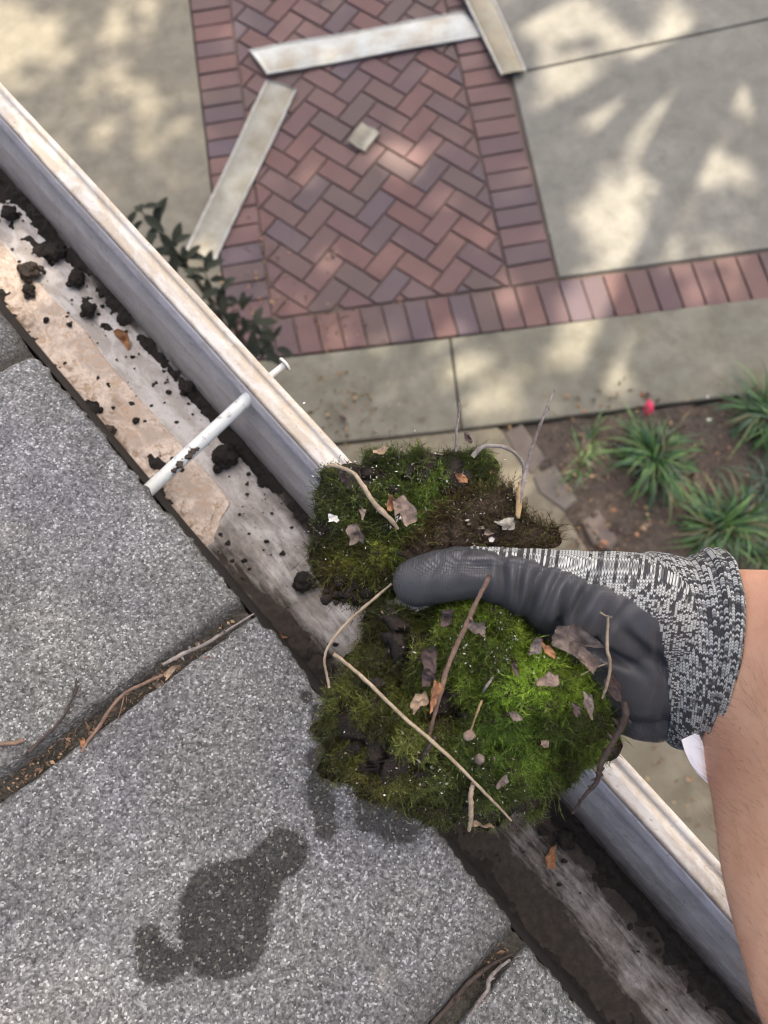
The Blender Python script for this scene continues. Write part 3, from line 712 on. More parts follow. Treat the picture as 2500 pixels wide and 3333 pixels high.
twig(rp([(-40, 1612), (0, 1608), (25, 1604), (50, 1600)], .0022), [.0016, .0016, .0016], m_tw_brown, 'short cut brown twig at the left edge of the tile', seed=4)
twig(rp([(180, 1620), (130, 1660), (70, 1702), (20, 1738)], -.006), [.0008, .001, .001], m_tw_brown, 'thin brown stalk deep in the tile joint at left', seed=5)
twig(rp([(1100, 2072), (1075, 2095), (1058, 2118), (1052, 2140), (1035, 2165), (1010, 2212), (990, 2260)], -.001), [.001, .0012, .0016, .0014, .0010, .0010], m_tw_grey, 'pale forked root in the bottom tile joint', knobs=5, seed=6)
twig(rp([(1108, 2060), (1060, 2085), (1015, 2125), (960, 2180), (920, 2225)], -.0035), [.001, .0016, .0018, .0014], m_tw_dark, 'dark stalk pressed into the bottom tile joint', knobs=3, seed=7)
# crumbs of bark and leaf in the joints
def chips(name, pts, size, cols, label, seed, flat=True, smooth=False):
    r_ = np.random.default_rng(seed); V = []; F = []; Cc = []
    for k, p in enumerate(pts):
        d = _n(r_.normal(size=3)); e = _n(np.cross(d, r_.normal(size=3))); f = np.cross(d, e); s = size * (.5 + r_.random())
        a, b, c_ = s * (.6 + r_.random()), s * (.3 + .4 * r_.random()), s * .12
        b0 = len(V)
        V += [p + e * a, p + f * b + d * c_, p - e * a * .9, p - f * b, p + d * c_ * 2]
        F += [(b0, b0 + 1, b0 + 4), (b0 + 1, b0 + 2, b0 + 4), (b0 + 2, b0 + 3, b0 + 4), (b0 + 3, b0, b0 + 4), (b0, b0 + 3, b0 + 2, b0 + 1)]
        c = np.array(cols[r_.integers(len(cols))]) * (.7 + .6 * r_.random()); Cc += [c] * 5
    return V, F, np.array(Cc)
BR = [(.16, .10, .065), (.24, .16, .10), (.10, .07, .05), (.32, .22, .13), (.05, .04, .03)]
pts = []
for k in range(330):
    t = rng.beta(1.2, 1.2); dx, dy = 530 - 530 * t, 1350 + 385 * t
    off = rng.random() ** 1.4 * .010 + .001
    p = on_roof(dx, dy, -.0085); pts.append(p - GU * off + NV * rng.random() * .003)
for k in range(120):
    t = rng.random(); p = on_roof(1110 - 190 * t, 2066 + 150 * t, -.0085); pts.append(p - GU * rng.random() * .012 + NV * .002 * rng.random())
V, F, Cc = chips('c', pts, .0016, BR, '', 5); tag(obj('joint_debris', V, F, m_chip, smooth=False, ca={'col': Cc}), 'brown crumbs of bark and leaf collected in the tile joints', 'debris', None, 'stuff')
leaf(on_roof(372, 1448, -.002), -.5, .016, .006, m_lf_tan, 21, 'curled tan leaf in the tile joint beside the grey twig', (.3, .2), .5, .25)
leaf(on_roof(345, 1478, -.002), .4, .011, .006, m_lf_grey, 22, 'brown curled leaf scrap under the end of the grey twig', (.2, .2), .5, .3)
leaf(on_roof(178, 1602, .001), 1.4, .010, .004, m_lf_org, 23, 'small reddish leaf scrap where the curved twig ends', (.3, .1), .3, .3)
leaf(on_roof(448, 1421, 0), .1, .006, .003, m_lf_org, 24, 'tiny orange leaf flake near the top of the joint', (.1, .1), .3, .3)

# ================================================================== GUTTER GUARD PANELS LYING ON THE PAVING
def guard(corners, zs, mat, lab, cut=None, fold=True, thick=.004, wpx=None):
    """corners: a0,a1 (one end) b0,b1 (other end), a0-b0 and a1-b1 are the long sides; zs heights of the two ends"""
    a0, a1, b0, b1 = [np.array(c, float) for c in corners]
    c = (a0 + a1 + b0 + b1) / 4; t = empty('gutter_guard', (c[0], c[1], min(zs)), lab, 'panel', 'gutter guard pieces on the paving')
    L = np.linalg.norm(b0 - a0); Wd = np.linalg.norm(a1 - a0)
    n, m_ = 40, 13; V = []; uv = []
    for i in range(n):
        f = i / (n - 1)
        for j in range(m_):
            g = j / (m_ - 1)
            p = (a0 * (1 - g) + a1 * g) * (1 - f) + (b0 * (1 - g) + b1 * g) * f
            z = zs[0] * (1 - f) + zs[1] * f + .010 * math.sin(math.pi * g) ** .6 + .003 * math.sin(f * 9 + g * 2)
            V.append((p[0], p[1], z)); uv.append((f * L, g * Wd))
    V = np.array(V); F = grid_faces(n, m_); N0 = len(V)
    V2 = np.concatenate([V, V - [0, 0, thick]]); rim = np.concatenate([np.arange(m_), np.arange(1, n) * m_ + m_ - 1, (n - 1) * m_ + np.arange(m_ - 2, -1, -1), np.arange(n - 2, 0, -1) * m_])
    rj = np.roll(rim, -1); F2 = np.concatenate([F, F[:, ::-1] + N0, np.stack([rim, rim + N0, rj + N0, rj], -1)])
    obj('panel', V2, F2, mat, t, uv=np.array(uv + uv))
    if fold:
        for g in (0, m_ - 1):
            P = V[np.arange(n) * m_ + g] + [0, 0, .001]
            v, f = tube(P, .0055, 8); obj('folded_edge', v, f, m_fold, t)
    return t
def gp(L): return [atz(a, b, .02)[:2] for a, b in L]
guard(gp([(538, 107), (576, 158), (1003, 24), (1042, 74)]), (.012, .012), m_guard_w, 'long pale blue white gutter guard lying across the brick path')
c = gp([(1135, 156), (1084, 164), (1062, -5), (1000, -8)]); c[2] = c[0] + (c[2] - c[0]) * 2.3; c[3] = c[1] + (c[3] - c[1]) * 2.3
guard(c, (.022, .045), m_guard_o, 'olive gutter guard lapped over the pale one at the path edge')
guard(gp([(577, 170), (639, 191), (400, 545), (462, 560)]), (.012, .012), m_guard_g, 'grey gutter guard slanting from the path toward the shrub')
guard(gp([(752, 303), (783, 263), (789, 326), (821, 284)]), (.016, .016), m_guard_g, 'short square offcut of gutter guard on the herringbone bricks', fold=False, thick=.012)

# ================================================================== PLANTS
def ribbon_plant(name, c, n, L0, L1, wd, lab, seed, cols, spread=1.0, group='strappy plants in the bed'):
    r_ = np.random.default_rng(seed); V = []; F = []; Cc = []
    t = empty(name, c, lab, 'plant', group); hub = np.c_[r_.normal(0, .035, (3, 2)), np.zeros(3)]
    for k in range(n):
        a = r_.random() * 6.283; L = r_.uniform(L0, L1); el = r_.uniform(.25, 1.25); b0 = np.array(c) + np.array([math.cos(a), math.sin(a), 0]) * r_.random() * .02 + hub[r_.integers(3)]
        d = np.array([math.cos(a) * math.cos(el) * spread, math.sin(a) * math.cos(el) * spread, math.sin(el)]); p = b0.copy(); ns = 8; sd = np.array([-math.sin(a), math.cos(a), 0]); st = L / ns; sw = r_.normal(0, .10)
        col = np.array(cols[r_.integers(len(cols))]) * r_.uniform(.7, 1.25); droop = r_.uniform(.08, .40)
        base = len(V)
        for s in range(ns + 1):
            f = s / ns; w_ = wd * r_.uniform(.95, 1.05) * (math.sin(min(1, f * 3 + .35) * math.pi / 2)) * (1 - f ** 2.5) + .0004
            up = np.cross(d, sd) * w_ * .3
            V += [p + sd * w_ + up, p - up * .4, p - sd * w_ + up]; Cc += [col * (.85 + .3 * f)] * 3
            d = _n(d - np.array([0, 0, droop * (1 + f)]) + sd * sw); p = p + d * st
            if p[2] < -.02: p[2] = -.02
        for s in range(ns):
            b = base + s * 3; F += [(b, b + 1, b + 4, b + 3), (b + 1, b + 2, b + 5, b + 4)]
    o = obj('foliage', V, F, m_blade, t, ca={'col': np.array(Cc)}); o['kind'] = 'stuff'; return t
GR = [(.12, .115, .055), (.055, .15, .045), (.075, .19, .05), (.04, .11, .045), (.06, .13, .075), (.11, .21, .06)]
DR = GR + [(.17, .18, .08), (.12, .10, .06)]
def gpt(dx, dy): return tuple(atz(dx, dy, -.015))
ribbon_plant('lily_turf', gpt(1400, 1000), 300, .16, .30, .0046, 'bright green strappy plant in the middle of the bed', 1, GR)
ribbon_plant('lily_turf', gpt(1250, 975), 60, .10, .22, .003, 'small sparse strappy plant nearest the flagstones', 2, DR)
ribbon_plant('lily_turf', gpt(1645, 890), 340, .16, .31, .0046, 'large strappy plant by the strip at the right edge', 3, GR)
ribbon_plant('lily_turf', gpt(1565, 1140), 320, .15, .30, .0046, 'strappy plant right above the glove cuff', 4, GR)
ribbon_plant('lily_turf', gpt(1655, 1040), 40, .14, .26, .0032, 'thin bluish strappy plant between the two right hand clumps', 5, [(.06, .12, .08), (.08, .14, .09)])
ribbon_plant('lily_turf', gpt(1690, 1190), 120, .14, .28, .0036, 'strappy plant half out of view at the lower right of the bed', 6, GR)
# flower bud
b = atz(1398, 900, .0); t = empty('flower', tuple(b), 'pink flower bud on a thin stem by the concrete strip', 'flower')
top = atz(1401, 880, .14); V, F = tube(spline([b, (b + top) / 2 + [.01, 0, .01], top], 8), .0025, 7); obj('stem', V, F, m_stem, t)
V, F = ico(3); bx = _n([.25, 1.0, .5]); by = _n(np.cross(bx, ZV)); bz = np.cross(by, bx); V = V * (1 + .12 * np.sin(5 * np.arctan2(V[:, 2], V[:, 1])))[:, None]; wv = (1 - .45 * np.clip(V[:, 0], 0, 1) ** 2)[:, None]; V = top + V[:, :1] * bx * .034 + V[:, 1:2] * by * .019 * wv + V[:, 2:3] * bz * .019 * wv; obj('bud', V, F, m_pink, t)
for k, (dx, dy, s) in enumerate([(1530, 907, .014), (1528, 858, .008)]):
    V, F = leafmesh(atz(dx, dy, .02), *frame((.1, .1, 1), k), s * 2, s * 1.6, 70 + k, .3, .1)
    tag(obj('white_petal', V, F, m_whitebit), ['fallen white petal on the soil near the strip', 'small white flower speck at the strip edge'][k], 'petal')
# shrub below the eave
sb = atz(520, 760, -.02); shrub = empty('shrub', tuple(sb), 'dark leaved shrub poking out below the gutter', 'shrub')
sp_ = [(300, 450), (335, 485), (372, 530), (400, 565), (440, 585), (478, 620), (470, 660), (520, 668), (545, 700), (560, 735), (590, 735)]
stems = []; rs = np.random.default_rng(12)
m_leafmesh = None
for k, (dx, dy) in enumerate(sp_):
    z = np.interp(k, [0, 4, 8, 10], [.95, .75, .5, .35]) if k < 11 else .4 + .3 * rs.random()
    p = atz(dx, dy, z); stems.append(tube(spline([sb + rs.normal(0, .03, 3) * [1, 1, 0], (sb + p) / 2 + [0, 0, .15], p], 10), np.linspace(.006, .0022, 10), 6))
    nl = 5 if k < 2 else 6
    for q in range(nl):
        a = q * 6.283 / nl + rs.random() * .9; el = rs.uniform(-.5, .7); Ll = rs.uniform(.055, .09)
        d = np.array([math.cos(a) * math.cos(el), math.sin(a) * math.cos(el), math.sin(el)]); sd = _n(np.cross(d, [0, 0, 1])); up = np.cross(sd, d)
        V = []; n = 7; c0 = p + d * .012 - np.array([0, 0, .03 * (q % 3)])
        for s in range(n):
            f = s / (n - 1); wd = Ll * .21 * math.sin(math.pi * min(1, f * .93 + .05)) ** .8; cpt = c0 + d * Ll * f - up * Ll * .22 * f * f
            V += [cpt + sd * wd + up * wd * .25, cpt, cpt - sd * wd + up * wd * .25]
        F = []
        for s in range(n - 1): b_ = s * 3; F += [(b_, b_ + 1, b_ + 4, b_ + 3), (b_ + 1, b_ + 2, b_ + 5, b_ + 4)]
        obj('leaf', V, F, m_shrub, shrub)
V, F = join(stems); obj('stem', V, F, m_tw_dark, shrub)
# leaf litter on the paving and in the bed
def litter(name, regions, lab, seed, size, cols):
    r_ = np.random.default_rng(seed); pts = []
    for (dx, dy, sx, sy, n) in regions:
        for k in range(n):
            p = atz(dx + r_.normal() * sx, dy + r_.normal() * sy, .004); pts.append(p + [0, 0, .004 * r_.random()])
    V, F, Cc = chips('l', pts, size, cols, '', seed); return tag(obj(name, V, F, m_chip, smooth=False, ca={'col': Cc}), lab, 'leaf litter', None, 'stuff')
LC = [(.26, .17, .09), (.18, .12, .07), (.34, .24, .12), (.11, .08, .055), (.30, .15, .08)]
litter('leaf_litter', [(760, 870, 60, 40, 110), (820, 930, 70, 30, 60), (700, 900, 30, 40, 40), (560, 580, 40, 60, 60), (680, 690, 70, 60, 50), (740, 700, 30, 20, 30), (540, 650, 20, 30, 20)], 'brown leaf crumbs scattered where the brick meets the strip', 31, .008, LC)
litter('leaf_litter', [(1350, 1060, 130, 90, 160), (1300, 1150, 60, 60, 90), (1450, 930, 120, 30, 90), (1330, 860, 50, 20, 16), (1600, 1000, 60, 90, 70)], 'brown bark and leaf litter over the planting bed', 32, .012, LC + [(.09, .065, .05)] * 3)
litter('leaf_litter', [(1490, 1690, 70, 80, 60), (1580, 1850, 60, 60, 30), (1560, 1740, 20, 20, 10)], 'leaf crumbs on the paving below the wrist', 33, .009, LC)
for k, (dx, dy, s, mt, lb) in enumerate([(1491, 1683, .030, m_lf_tan, 'pale orange leaf on the paving below the wrist'), (1335, 852, .030, m_lf_grey, 'brown curled leaf on the strip above the bed'), (1400, 852, .05, m_lf_dark, 'long dark twiggy leaf on the strip near the pink bud'),
                                         (1395, 1140, .04, m_lf_tan, 'tan fallen leaf on the bed soil behind the glove'), (720, 545, .035, m_lf_dark, 'dark dead leaf on the herringbone bricks'), (740, 905, .045, m_lf_dark, 'brown dead leaf on the strip beside the gutter')]):
    V, F = leafmesh(atz(dx, dy, .012), *frame((.1 * k - .2, .2, 1), k * 1.3), s * 1.3, s * .7, 90 + k, .3, .2)
    tag(obj('fallen_leaf', V, F, mt), lb, 'leaf')

# ================================================================== SHADE TREE (outside the view; its crown breaks the sun into patches)
tree = empty('shade_tree', (4.6, 6.2, -.1), 'broad leafy tree standing beyond the drive and shading the house', 'tree')
tr = spline([(4.6, 6.2, -.15), (4.55, 6.1, 1.5), (4.5, 6.0, 4.2), (4.4, 5.9, 7.2)], 14)
parts = [tube(tr, np.linspace(.24, .13, 14), 14, .06, 1)]
for k in range(9):
    a = k * .7; e = np.array([4.0 + 2.6 * math.cos(a), 5.8 + 3.2 * math.sin(a), 9.9 + .6 * math.sin(k * 2.1)])
    parts.append(tube(spline([tr[-3 - k % 4], (tr[-3] + e) / 2 + [0, 0, .5], e], 10), np.linspace(.085, .02, 10), 8, .05, k))
V, F = join(parts); obj('trunk', V, F, m_bark, tree)
z3 = lambda L, f: [(829.5 + .5 * a, .5 * b, .5 * r, f) for a, b, r in L]
z2 = lambda L, f: [(.5 * a, .5 * b, .5 * r, f) for a, b, r in L]
z8 = lambda L, f: [(829.5 + .5 * a, 597.2 + .5 * b, .5 * r, f) for a, b, r in L]
GAPS = z3([(690, 90, 62), (850, 65, 48), (1260, 80, 34), (980, 165, 30), (780, 330, 58), (1200, 260, 78), (1250, 370, 92), (1430, 200, 42), (1630, 390, 85), (1200, 620, 80), (1330, 660, 92), (1230, 690, 70), (985, 970, 88), (1010, 1020, 60), (900, 1290, 62)], 1.0)
GAPS += z3([(830, 230, 80), (1540, 240, 60), (860, 480, 45), (1050, 510, 66), (1190, 800, 60), (1450, 1160, 60), (1260, 1165, 45), (520, 1310, 45), (110, 740, 45), (30, 700, 35), (1000, 860, 50), (1500, 760, 40)], .72)
GAPS += z8([(900, 270, 92), (860, 320, 56)], .95) + z8([(460, 460, 90), (280, 310, 45), (950, 460, 70), (70, 360, 70)], .7)
GAPS += z2([(15, 100, 70), (10, 260, 40)], 1.0) + z2([(230, 150, 100), (340, 250, 90), (550, 80, 110), (120, 320, 70), (500, 340, 90), (710, 470, 90), (610, 560, 80), (480, 20, 60)], .62)
gap = [(atz(a, b, 0)[:2], r * 1.507 * 3.6 / 2500, f) for a, b, r, f in GAPS]
rt = np.random.default_rng(21); NL = 26000
gx = rt.uniform(-3.4, 3.4, NL); gy = rt.uniform(-3.0, 5.2, NL)
zc = 9.0 + 2.6 * rt.random(NL)
keep = ((gx / 3.6) ** 4 + ((gy - 1.1) / 4.3) ** 4) < 1
for (c, r, f) in gap:
    q = np.hypot(gx - c[0], (gy - c[1]) * SUN[2]) + (fbm(np.c_[gx, gy, 0 * gx], 5, 3, 3) - .5) * r * .9
    keep &= ~((q < r + .075) & (rt.random(NL) < f))
gx, gy, zc = gx[keep], gy[keep], zc[keep]; NL = len(gx)
cpos = np.c_[gx, gy, 0 * gx] + (SUN / SUN[2])[None] * zc[:, None]
nrm = rt.normal(size=(NL, 3)); nrm[:, 2] = np.abs(nrm[:, 2]) + .6; nrm += SUN * .8; nrm /= np.linalg.norm(nrm, axis=1, keepdims=True)
ax = np.cross(nrm, rt.normal(size=(NL, 3))); ax /= np.linalg.norm(ax, axis=1, keepdims=True); ay = np.cross(nrm, ax)
s = rt.uniform(.045, .075, NL)[:, None]
V = np.stack([cpos - ax * s * 1.3, cpos + ay * s * .8 - ax * s * .2, cpos + ax * s * 1.4, cpos - ay * s * .8 - ax * s * .2], 1).reshape(-1, 3)
o = obj('crown', V, np.arange(NL * 4).reshape(-1, 4), m_crown, tree, smooth=False); o['kind'] = 'stuff'

# ================================================================== PERSON: forearm and gloved hand
def mat_skin():
    m = M('skin'); p = m.pos()
    a = m.noise(p, 38, 5, .6); b = m.noise(p, 230, 4, .6); pore = m.voro(p, 1500, 'F1', 0)
    col = m.mix(m.ramp(a, [(.35, 0), (.68, 1)]), (.65, .395, .265), (.56, .30, .19))
    col = m.mix(m.ramp(m.noise(p, 17, 4), [(.45, 0), (.72, .6)]), col, (.50, .22, .145))
    col = m.mix(m.ramp(b, [(.6, 0), (.8, .25)]), col, (.40, .19, .12))
    fr = m.math('MULTIPLY', m.ramp(m.voro(p, 120, 'F1', 0), [(.06, 1), (.12, 0)]), m.ramp(m.node('SeparateColor', Color=m.voro(p, 120, 'F1', 1)), [(.9, 0), (.92, .5)]))
    col = m.mix(fr, col, (.30, .12, .075))
    h = m.mix(.5, b, pore)
    return m.fin(col, .52, m.bump(h, .35, .0006), Subsurface_Weight=.06, Subsurface_Radius=(.006, .0025, .0015), Subsurface_Scale=1.0)
m_skin = mat_skin()
def knit_nodes(m, colw=.00145, stw=.00088):
    ka, kb = m.attr('ka'), m.attr('kb')
    x = m.math('DIVIDE', ka, colw); ix = m.math('FLOOR', x); fx = m.math('FRACT', x); ax_ = m.math('ABSOLUTE', m.math('SUBTRACT', fx, .5))
    y_ = m.math('ADD', m.math('DIVIDE', kb, stw), m.math('MULTIPLY', ax_, 1.5)); iy = m.math('FLOOR', y_); fy = m.math('FRACT', y_)
    sy = m.math('ABSOLUTE', m.math('SUBTRACT', fy, .5))
    st = m.math('MULTIPLY', m.ramp(sy, [(.28, 1), (.46, 0)]), m.ramp(ax_, [(.36, 1), (.49, .0)]))
    cb = m.node('CombineXYZ', X=ix, Y=iy); c2 = m.node('CombineXYZ', X=ix, Y=m.math('FLOOR', m.math('DIVIDE', iy, 5.)))
    r1 = m.node('TexWhiteNoise', Vector=cb); r2 = m.node('TexWhiteNoise', Vector=c2); r3 = m.node('TexWhiteNoise', Vector=m.node('CombineXYZ', X=ix))
    return st, r1, r2, r3
def mat_knit(name, heather):
    m = M(name); st, r1, r2, r3 = knit_nodes(m)
    base = m.math('ADD', m.math('MULTIPLY', r2, .25), m.math('MULTIPLY', r1, .75)) if heather else m.math('ADD', m.math('MULTIPLY', r3, .72), m.math('MULTIPLY', r1, .28))
    wm = m.ramp(base, [(.36, 0), (.58, 1)] if heather else [(.26, 0), (.40, 1)])
    if not heather:
        hb_ = m.ramp(m.math('ADD', m.math('MULTIPLY', r2, .25), m.math('MULTIPLY', r1, .75)), [(.42, 0), (.50, 1)])
        wm = m.mix(m.ramp(m.attr('ka'), [(.116, 0), (.128, 1)]), wm, hb_)
    yarn = m.mix(wm, (.055, .057, .062), (.55, .58, .56))
    col = m.mix(st, (.022, .022, .025), yarn)
    return m.fin(col, .9, m.bump(st, .8, .0007))
m_knit = mat_knit('glove_knit', False); m_cuff = mat_knit('cuff_knit', True)
def mat_rubber():
    m = M('black_coating'); st, r1, r2, r3 = knit_nodes(m, .00125, .00115); p = m.pos()
    n = m.noise(p, 120, 5, .6)
    col = m.mix(m.ramp(n, [(.35, 0), (.7, 1)]), (.030, .032, .037), (.050, .053, .060))
    col = m.mix(m.math('MULTIPLY', st, .5), col, (.10, .105, .115)); dust = m.ramp(m.noise(p, 60, 6, .7), [(.58, 0), (.76, .35)]); col = m.mix(dust, col, (.075, .072, .066))
    return m.fin(col, m.mix(st, (.48,) * 3, (.33,) * 3), m.bump(m.mix(.35, st, n), .8, .0006), Specular_IOR_Level=.6)
m_rubber = mat_rubber()
def ring(pt, Dt, pb, Db, h, sk=0.0, n=72):
    a_, b_ = atd(*pt, Dt), atd(*pb, Db); c = (a_ + b_) / 2; ha = (a_ - b_) / 2
    f = RC[:, 2]; bb = _n(f - ha * (f @ ha) / (ha @ ha)) * h
    th = np.arange(n) * 2 * math.pi / n
    return c + np.cos(th)[:, None] * ha + np.sin(th)[:, None] * bb + (np.sin(th) ** 2)[:, None] * RC[:, 0] * sk
person = empty('person', tuple(atd(1900, 1900, .30)), 'bare forearm and gloved hand holding the moss, reaching in from the right', 'person')
AR = [((1530, 1262), .372, (1470, 1560), .384, .024), ((1580, 1236), .366, (1490, 1588), .378, .0255), ((1640, 1232), .357, (1509, 1612), .370, .0265), ((1710, 1238), .345, (1531, 1674), .358, .028), ((1800, 1268), .332, (1550, 1768), .342, .030),
      ((1890, 1330), .318, (1566, 1890), .326, .033), ((1970, 1420), .305, (1592, 2010), .312, .036), ((2060, 1540), .292, (1622, 2120), .298, .039), ((2180, 1700), .280, (1660, 2235), .284, .041), ((2340, 1900), .270, (1760, 2420), .272, .043), ((2560, 2150), .262, (1950, 2700), .262, .042), ((2750, 2400), .258, (2150, 2950), .258, .040)]
rings = np.array([ring(*a) for a in AR]); nr = len(rings)
fine = np.stack([spline(rings[:, k], 110) for k in range(72)], 1)
V = fine.reshape(-1, 3); nn = (fbm(V, 28, 3, 5) - .5) * .0016 + (fbm(V, 110, 3, 6) - .5) * .0004
cen = fine.mean(1, keepdims=True); dirv = (fine - cen); dirv /= np.linalg.norm(dirv, axis=2, keepdims=True); V = V + dirv.reshape(-1, 3) * nn[:, None]
F = [tuple(f) for f in grid_faces(110, 72, True)] + [tuple(range(72)), tuple(range(109 * 72, 110 * 72))[::-1]]
arm = obj('forearm', V, F, m_skin, person)
armV, armN = V, dirv.reshape(-1, 3)
# fine hairs
rh = np.random.default_rng(4); HV = []; HF = []
adir = np.gradient(fine, axis=0).reshape(-1, 3); adir /= np.linalg.norm(adir, axis=1, keepdims=True)
for k in range(3000):
    i = rh.integers(12 * 72, 95 * 72); n_ = armN[i]
    d = _n(-adir[i] * .5 + n_ * rh.uniform(.08, .4) + np.cross(n_, adir[i]) * rh.uniform(.5, .9) + rh.normal(0, .10, 3)); L = rh.uniform(.005, .013); p = armV[i] - n_ * .0003
    sd = _n(np.cross(d, RC[:, 2])) * .000045; b_ = len(HV)
    for s in (0, .4, .75, 1.0):
        c = p + d * L * s - n_ * L * .22 * s * s; w_ = sd * (1 - .8 * s); HV += [c + w_, c - w_]
    HF += [(b_, b_ + 1, b_ + 3, b_ + 2), (b_ + 2, b_ + 3, b_ + 5, b_ + 4), (b_ + 4, b_ + 5, b_ + 7, b_ + 6)]
m_hair = simple('arm_hair', (.13, .075, .04), (.22, .13, .07), 50, .5, 0)
o = obj('arm_hair', HV, HF, m_hair, person); o['kind'] = 'stuff'

# --- the hand inside the glove: chains of tapered balls fused into one skin
def chain(L):
    P = np.array([atd(a, b, d) for a, b, d, r in L]); R = np.array([r for *_, r in L]); n = max(8, len(L) * 10)
    Ps = spline(P, n); Rs = np.interp(np.linspace(0, len(L) - 1, n), np.arange(len(L)), R)
    parts = [tube(Ps, Rs, 28)]
    for q in (0, -1):
        v, f = ico(3); parts.append((Ps[q] + v * Rs[q], f))
    return parts
H_ = []
H_ += chain([(903, 1258, .372, .0121), (950, 1246, .3705, .0127), (1000, 1238, .370, .0128), (1045, 1237, .370, .0127), (1110, 1250, .370, .0152), (1190, 1272, .372, .0200), (1280, 1298, .375, .0250), (1370, 1312, .376, .0272), (1450, 1345, .376, .0230)])
H_ += chain([(1230, 1330, .384, .020), (1330, 1400, .388, .026), (1400, 1440, .390, .0275), (1465, 1450, .384, .0225)])
H_ += chain([(1340, 1480, .404, .020), (1402, 1512, .402, .0215), (1440, 1522, .396, .0185), (1462, 1520, .392, .015)])
H_ += chain([(1150, 1340, .418, .0125), (1250, 1380, .408, .016), (1370, 1400, .396, .022)])
H_ += chain([(1130, 1420, .424, .0125), (1250, 1430, .414, .016), (1370, 1440, .402, .022)])
H_ += chain([(1130, 1490, .426, .012), (1250, 1480, .416, .015), (1370, 1480, .404, .020)])
H_ += chain([(1150, 1550, .424, .0108), (1260, 1525, .416, .013), (1370, 1505, .406, .019)])
H_ += chain([(1160, 1338, .418, .0118), (1020, 1345, .430, .0108), (915, 1362, .430, .0098), (845, 1376, .420, .0088)])
H_ += chain([(1140, 1420, .424, .0120), (980, 1430, .436, .0110), (870, 1440, .434, .0098), (800, 1448, .424, .0088)])
H_ += chain([(1140, 1490, .426, .0115), (1000, 1510, .437, .0105), (900, 1522, .434, .0095), (830, 1530, .424, .0086)])
H_ += chain([(1160, 1550, .424, .0104), (1050, 1580, .433, .0092), (970, 1592, .430, .0084), (915, 1596, .422, .0076)])
V, F = join(H_)
tmp = bpy.data.objects.new('tmp', mk('tmp', V, F, None)); C.objects.link(tmp)
md = tmp.modifiers.new('r', 'REMESH'); md.mode = 'VOXEL'; md.voxel_size = .0011
ms = tmp.modifiers.new('s', 'SMOOTH'); ms.iterations = 14; ms.factor = .5
dg = bpy.context.evaluated_depsgraph_get(); ev = tmp.evaluated_get(dg); em = ev.to_mesh()
HVt = np.empty(len(em.vertices) * 3); em.vertices.foreach_get('co', HVt); HVt = HVt.reshape(-1, 3)
HNr = np.empty(len(em.vertices) * 3); em.vertices.foreach_get('normal', HNr); HNr = HNr.reshape(-1, 3)
HFq = np.array([tuple(p.vertices) for p in em.polygons if len(p.vertices) == 4])
ev.to_mesh_clear(); bpy.data.objects.remove(tmp)
dx, dy, dd = proj(HVt); face = -(HNr @ RC[:, 2])
# creases of the glove across the ball of the thumb, and slack in the fabric
def crease(cx, cy, ang, ln, wd, amp):
    ca, sa = math.cos(ang), math.sin(ang); s_ = (dx - cx) * ca + (dy - cy) * sa; t_ = -(dx - cx) * sa + (dy - cy) * ca + 6 * np.sin(s_ / 30)
    return -amp * np.exp(-(s_ / ln) ** 2) * (np.exp(-(t_ / wd) ** 2) - .45 * np.exp(-((t_ - wd * 1.7) / wd) ** 2) - .45 * np.exp(-((t_ + wd * 1.7) / wd) ** 2))
disp = np.zeros(len(HVt))
for c in [(1085, 1240, 1.75, 55, 11, .0016), (1122, 1255, 1.85, 45, 9, .0018), (1150, 1285, 2.05, 70, 13, .0030), (1192, 1275, 2.2, 60, 9, .0020), (1212, 1318, 2.0, 55, 10, .0026), (1252, 1300, 2.3, 85, 14, .0028), (1300, 1350, 2.15, 60, 10, .0020), (1335, 1330, 2.5, 50, 12, .0014), (1290, 1250, .4, 60, 14, .0010),
          (1260, 1385, .5, 70, 12, .0022), (1330, 1420, .6, 60, 12, .0022), (1385, 1400, .9, 60, 12, .0016), (985, 1215, 2.4, 34, 12, .0014), (935, 1232, 2.5, 30, 11, .0010), (1040, 1225, .3, 40, 13, .0010), (1340, 1560, .35, 60, 12, .0018), (1430, 1440, 1.5, 120, 9, .0012)]:
    disp += crease(*c) * (.5 + 1.9 * fbm(HVt + c[0] * .01, 60, 2, int(c[0])))
disp += (fbm(HVt, 75, 3, 7) - .5) * .0016
HVt = HVt + HNr * (disp * np.clip(face * 3 + .6, 0, 1))[:, None]
edge_y = np.interp(dx, [840, 960, 1010, 1070, 1130, 1200, 1290, 1360, 1420, 1440, 1452], [1180, 1182, 1184, 1194, 1206, 1226, 1262, 1296, 1340, 1440, 1640])
coat = (dy + (fbm(HVt, 300, 2, 3) - .5) * 9 > edge_y) & (face > -.75)
coat |= (dx < 1000) | (dd > .412)
cf = coat[HFq].sum(1) >= 2
ka = (dx - 800) * 1.507 * .372 / 2500 + (dy - 1250) * .00003; kb = (dy - 1000) * 1.507 * .372 / 2500 + (dd - .37) * .9
def sub(mask):
    f = HFq[mask]; u_ = np.unique(f); mp = np.full(len(HVt), -1); mp[u_] = np.arange(len(u_)); return u_, mp[f]
u_, f_ = sub(~cf)
glove = obj('glove', HVt[u_], f_, m_knit, person, fa={'ka': ka[u_], 'kb': kb[u_]}); glove['label'] = 'work glove with grey knit back and black coated palm'
ORI[glove.name] = ORI[person.name]
u_, f_ = sub(cf); obj('rubber_coating', HVt[u_] + HNr[u_] * .00025, f_, m_rubber, glove, fa={'ka': ka[u_], 'kb': kb[u_]})
